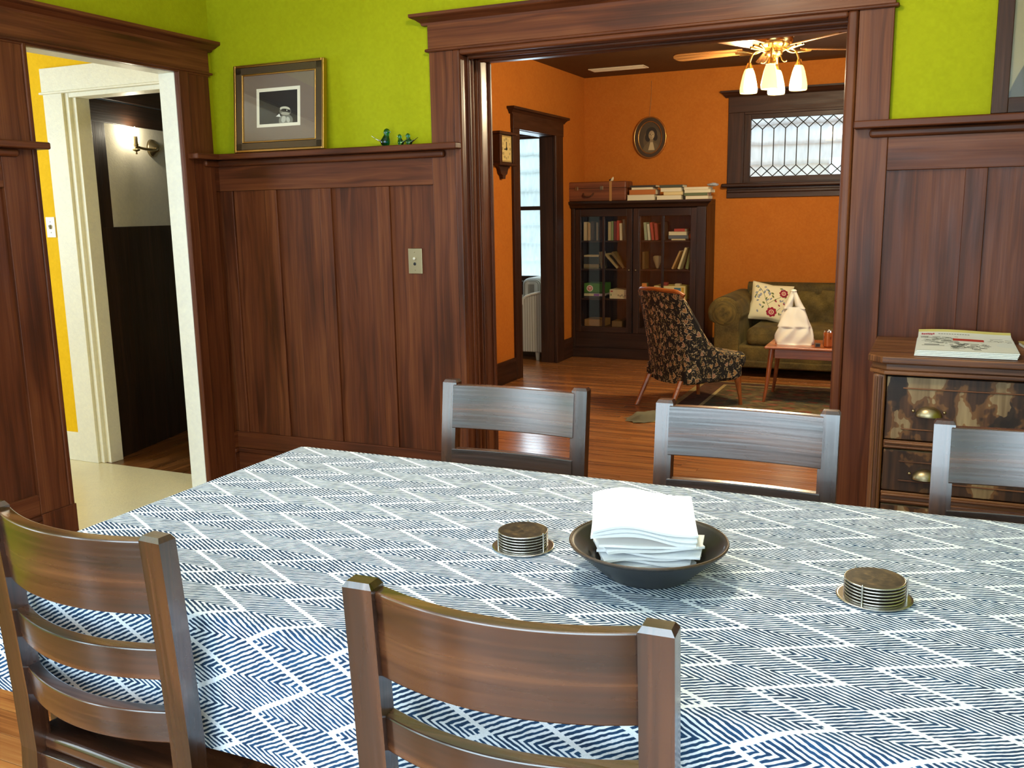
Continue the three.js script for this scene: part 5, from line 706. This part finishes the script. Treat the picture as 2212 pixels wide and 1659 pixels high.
{ const t = thing('drink_can', 'orange aluminium drink can on the coffee table', 'can', [2.69, CTY + 0.006, -3.1]); const lab = canvasTex(256, 128, (c, w, h) => { c.fillStyle = '#b4602a'; c.fillRect(0, 0, w, h); c.fillStyle = '#c98a54'; c.fillRect(40, 20, 30, 90); c.fillStyle = '#3a2a20'; c.beginPath(); c.ellipse(200, 60, 16, 26, 0, 0, 7); c.fill(); c.fillStyle = '#8a4420'; for (let i = 0; i < 14; i++) c.fillRect((i * 53) % 256, (i * 37) % 110, 16, 7); });
  obj('can_body', lathe([[0.024, 0.0], [0.03, 0.008], [0.033, 0.012], [0.033, 0.1], [0.031, 0.108]], 32), new THREE.MeshPhysicalMaterial({ map: lab, roughness: 0.3, metalness: 0.3 }), t); obj('can_top', lathe([[0.031, 0.108], [0.027, 0.117], [0.0275, 0.12], [0.026, 0.12], [0.0255, 0.116], [0, 0.116]], 32), M.steel, t); obj('pull_tab', B(0.012, 0.0015, 0.02, 0, 0.1175, 0.004, { r: 0.0006 }), M.steel, t); obj('can_base', lathe([[0, 0.004], [0.022, 0.001], [0.024, 0.0]], 24), M.steel, t);
  const b = thing('matchbox', 'small dark printed box beside the drink can', 'box', [2.622, CTY + 0.006, -3.09], 0.2); obj('sleeve', BB(-0.018, 0.018, 0, 0.028, -0.012, 0.012, { r: 0.002 }), std(0x5c4a38, 0.6), b); obj('label', BB(-0.012, 0.012, 0.006, 0.022, 0.012, 0.0128, { r: 0 }), std(0x1e1c1a, 0.6), b); }
// floral chair
{ const fab = canvasTex(1024, 1024, (c, w) => { c.fillStyle = '#17120a'; c.fillRect(0, 0, w, w); let s = 21; const r = () => { s = (s * 16807) % 2147483647; return s / 2147483647; };
    const wrap = f => { for (const ox of [-w, 0, w]) for (const oy of [-w, 0, w]) { c.save(); c.translate(ox, oy); f(); c.restore(); } };
    c.lineCap = 'round'; for (let i = 0; i < 900; i++) { const x = r() * w, y = r() * w, a = r() * 6.28, L = 10 + r() * 16, col = ['#8a7448', '#6d5c30', '#b09a68', '#5c5a2c', '#cdb98a', '#a89060'][Math.floor(r() * 6)], lw = 5 + r() * 5, b = a + 1 + r(); wrap(() => { c.strokeStyle = col; c.lineWidth = lw; c.beginPath(); c.moveTo(x, y); c.quadraticCurveTo(x + Math.cos(a) * L, y + Math.sin(a) * L, x + Math.cos(b) * L * 1.3, y + Math.sin(b) * L * 1.3); c.stroke(); }); }
    for (let i = 0; i < 9; i++) for (let j = 0; j < 9; j++) { if (r() < 0.2) continue; const x = (i + 0.5 * (j % 2) + 0.7 * r()) * w / 9, y = (j + 0.7 * r()) * w / 9, a = (r() - 0.5) * 3, col = ['#a87c44', '#946a40', '#a87a58', '#8a6236'][Math.floor(r() * 4)], R = 24 + r() * 16; const petal = () => { c.beginPath(); c.moveTo(0, R * 1.1); c.quadraticCurveTo(-R * 1.2, 0, -R * 1.05, -R * 0.9); c.lineTo(-R * 0.45, -R * 0.4); c.lineTo(0, -R * 1.05); c.lineTo(R * 0.45, -R * 0.4); c.lineTo(R * 1.05, -R * 0.9); c.quadraticCurveTo(R * 1.2, 0, 0, R * 1.1); c.fill(); }; wrap(() => { c.save(); c.translate(x, y); c.rotate(a); c.fillStyle = '#0f0c07'; c.scale(1.2, 1.2); petal(); c.scale(0.83, 0.83); c.fillStyle = '#d2ba88'; petal(); c.scale(0.8, 0.8); c.fillStyle = col; petal(); c.restore(); }); } }, { rep: [1 / 0.62, 1 / 0.62] });
  const fm = new THREE.MeshPhysicalMaterial({ map: fab, roughness: 0.8, sheen: 0.2 }); const wm = woodMat([110, 54, 20], [160, 88, 38], [190, 116, 60], { rough: 0.28, s: 881, size: [256, 128], coat: 0.4 });
  // local: faces +z, back at -z
  const t = thing('slipper_chair', 'low upholstered chair in dark floral tapestry with wooden top rail', 'chair', [1.775, 0.0052, -2.80], Math.atan2(0.60, -0.80));
  const hw = 0.285, back = -0.30, front = 0.30;
  const U = (s, y) => { // plan outline of shell at s in [-1,1]; y height in [0,1]
    const k = Math.abs(s), sg = Math.sign(s), inset = (1 - y) * 0.055; const w = hw - inset * 0.6;
    if (k < 0.42) { const f = k / 0.42; return [sg * w * f * 0.86, back + inset + 0.05 * f * f - 0.05 * y * y, ]; } const f = (k - 0.42) / 0.58; return [sg * (w * 0.86 + w * 0.14 * Math.sin(Math.min(1, f * 3) * Math.PI / 2)), lerp(back + inset + 0.05 - 0.05 * y * y, front - 0.06, f)]; };
  const topH = s => { const k = Math.abs(s); if (k < 0.42) return 0.84 - 0.012 * (k / 0.42); const f = (k - 0.42) / 0.58; return 0.368 + 0.46 * Math.pow(Math.max(0, 1 - f), 3.0); };
  const botH = s => 0.20 - 0.015 * Math.cos(s * 3.1);
  const outer = grid(64, 26, (u, v) => { const s = u * 2 - 1, y = lerp(botH(s), topH(s), v), p = U(s, (y - 0.2) / 0.64); return [p[0], y, p[1]]; }, { uvf: (u, v) => { const s = u * 2 - 1; return [u * 1.7, lerp(botH(s), topH(s), v)]; } });
  const inner = grid(64, 26, (u, v) => { const s = u * 2 - 1, y = lerp(0.30, topH(s), v), p = U(s, (y - 0.2) / 0.64); const e = 0.055 * (1 - 0.35 * Math.abs(s)); return [p[0] * (1 - e / hw), y, p[1] + e * (Math.abs(s) < 0.55 ? 1 : 0.6)]; }, { uvf: (u, v) => { const s = u * 2 - 1; return [u * 1.7 + 0.2, lerp(0.30, topH(s), v)]; } });
  const rim = grid(64, 4, (u, v) => { const s = u * 2 - 1, y = topH(s), p = U(s, (y - 0.2) / 0.64); const e = 0.055 * (1 - 0.35 * Math.abs(s)), q = [p[0] * (1 - e / hw), p[1] + e * (Math.abs(s) < 0.55 ? 1 : 0.6)]; return [lerp(p[0], q[0], v), y + 0.012 * Math.sin(v * Math.PI), lerp(p[1], q[1], v)]; }, { uvf: (u, v) => [u * 1.7, v * 0.05] });
  inner.index.array.reverse?.(); inner.computeVertexNormals(); rim.index.array.reverse?.(); outer.index.array.reverse?.(); for (const g of [outer, rim]) g.computeVertexNormals();
  obj('back_shell', [outer, inner, rim], fm, t);
  const sc = clean(new RoundedBoxGeometry(0.48, 0.12, 0.51, 6, 0.05)); uvGrain(sc, 0); obj('seat_cushion', sc.translate(0, 0.325, 0.08), fm, t);
  const fr = clean(new RoundedBoxGeometry(0.49, 0.13, 0.52, 5, 0.04)); uvGrain(fr, 0); obj('seat_frame', fr.translate(0, 0.25, 0.03), fm, t);
  obj('piping', tube([[-0.225, 0.375, -0.1], [-0.238, 0.37, 0.1], [-0.234, 0.355, 0.295], [-0.15, 0.35, 0.332], [0, 0.348, 0.336], [0.15, 0.35, 0.332], [0.234, 0.355, 0.295], [0.238, 0.37, 0.1], [0.225, 0.375, -0.1]], 0.005, 60, 5), std(0xb89a50, 0.6), t);
  obj('top_rail', tube([-1, -0.8, -0.5, -0.2, 0, 0.2, 0.5, 0.8, 1].map(k => { const s = k * 0.43, p = U(s, 1); return [p[0], topH(s) + 0.014, p[1] + 0.02]; }), 0.017, 40, 8), wm, t);
  for (const s of [-1, 1]) { obj('front_leg', limb([[s * 0.235, 0, 0.275, 0.014], [s * 0.232, 0.06, 0.27, 0.013], [s * 0.222, 0.14, 0.262, 0.02], [s * 0.215, 0.2, 0.255, 0.028], [s * 0.215, 0.26, 0.25, 0.028]], 10), wm, t); obj('rear_leg', limb([[s * 0.19, 0, -0.34, 0.013], [s * 0.185, 0.1, -0.29, 0.017], [s * 0.18, 0.22, -0.23, 0.021]], 8, true), wm, t); }
  obj('ribbon', B(0.02, 0.035, 0.012, 0.262, 0.80, -0.21, { r: 0.004, rz: 0.2 }), std(0xa01c28, 0.6), t).userData.label = 'small red ribbon at the rail end'; }
// front room armchair
{ const st = dataTex(256, 64, (u, v) => { const k = (u * 16) % 1; return k < 0.2 ? [92, 84, 74] : k < 0.5 ? [196, 192, 182] : k < 0.62 ? [120, 112, 100] : [206, 203, 196]; }, { rep: [1 / 0.4, 1 / 0.4] }); const m = new THREE.MeshPhysicalMaterial({ map: st, roughness: 0.85 }), wf = std(0xd8d4c8, 0.4);
  const t = thing('armchair', 'striped armchair with pale curved frame in the front room', 'armchair', [-0.385, 0, -4.66], -Math.PI / 2); t.scale.y = 0.76;
  const rb = (w, h, d, r, x, y, z) => uvGrain(clean(new RoundedBoxGeometry(w, h, d, 4, r)), 1, [x, y]).translate(x, y, z);
  const uvx = g => { const p = g.attributes.position, uv = g.attributes.uv; for (let i = 0; i < p.count; i++) uv.setXY(i, p.getX(i), p.getY(i)); return g; };
  const sd = new THREE.Shape(); sd.moveTo(-0.36, 0.12); sd.lineTo(-0.36, 0.86); sd.lineTo(-0.24, 0.82); sd.quadraticCurveTo(-0.17, 0.79, -0.15, 0.68); sd.quadraticCurveTo(-0.12, 0.58, 0.0, 0.56); sd.quadraticCurveTo(0.2, 0.57, 0.24, 0.52); sd.quadraticCurveTo(0.3, 0.45, 0.26, 0.36); sd.lineTo(0.3, 0.12); sd.closePath();
  for (const s of [-1, 1]) { const g = ext(sd, 0.09, { bevel: 0.012, seg: 10 }); const p = g.attributes.position, uv = g.attributes.uv; for (let i = 0; i < p.count; i++) uv.setXY(i, p.getX(i), p.getY(i)); g.rotateY(-Math.PI / 2); const side = obj('side', g.translate(s * 0.33, 0, 0), m, t);
    obj('frame_moulding', tube([[s * 0.38, 0.865, -0.36], [s * 0.38, 0.825, -0.24], [s * 0.38, 0.775, -0.178], [s * 0.38, 0.68, -0.15], [s * 0.38, 0.6, -0.105], [s * 0.38, 0.562, 0.0], [s * 0.38, 0.56, 0.16], [s * 0.38, 0.5, 0.26], [s * 0.38, 0.36, 0.262], [s * 0.38, 0.13, 0.3]], 0.016, 50, 7), wf, side); }
  obj('back', uvx(rb(0.6, 0.74, 0.22, 0.08, 0, 0.66, -0.23)), m, t); obj('seat_cushion', uvx(rb(0.58, 0.16, 0.56, 0.05, 0, 0.4, 0.02)), m, t); obj('seat_base', uvx(rb(0.6, 0.2, 0.6, 0.02, 0, 0.23, 0.0)), m, t);
  for (const sx of [-1, 1]) for (const z of [-0.3, 0.25]) obj('leg', limb([[sx * 0.32, 0, z, 0.016], [sx * 0.32, 0.14, z, 0.026]], 8), wf, t); }

scene.traverse(o => { if (o.isMesh) { o.castShadow = true; o.receiveShadow = true; } });
renderer.render(scene, camera);
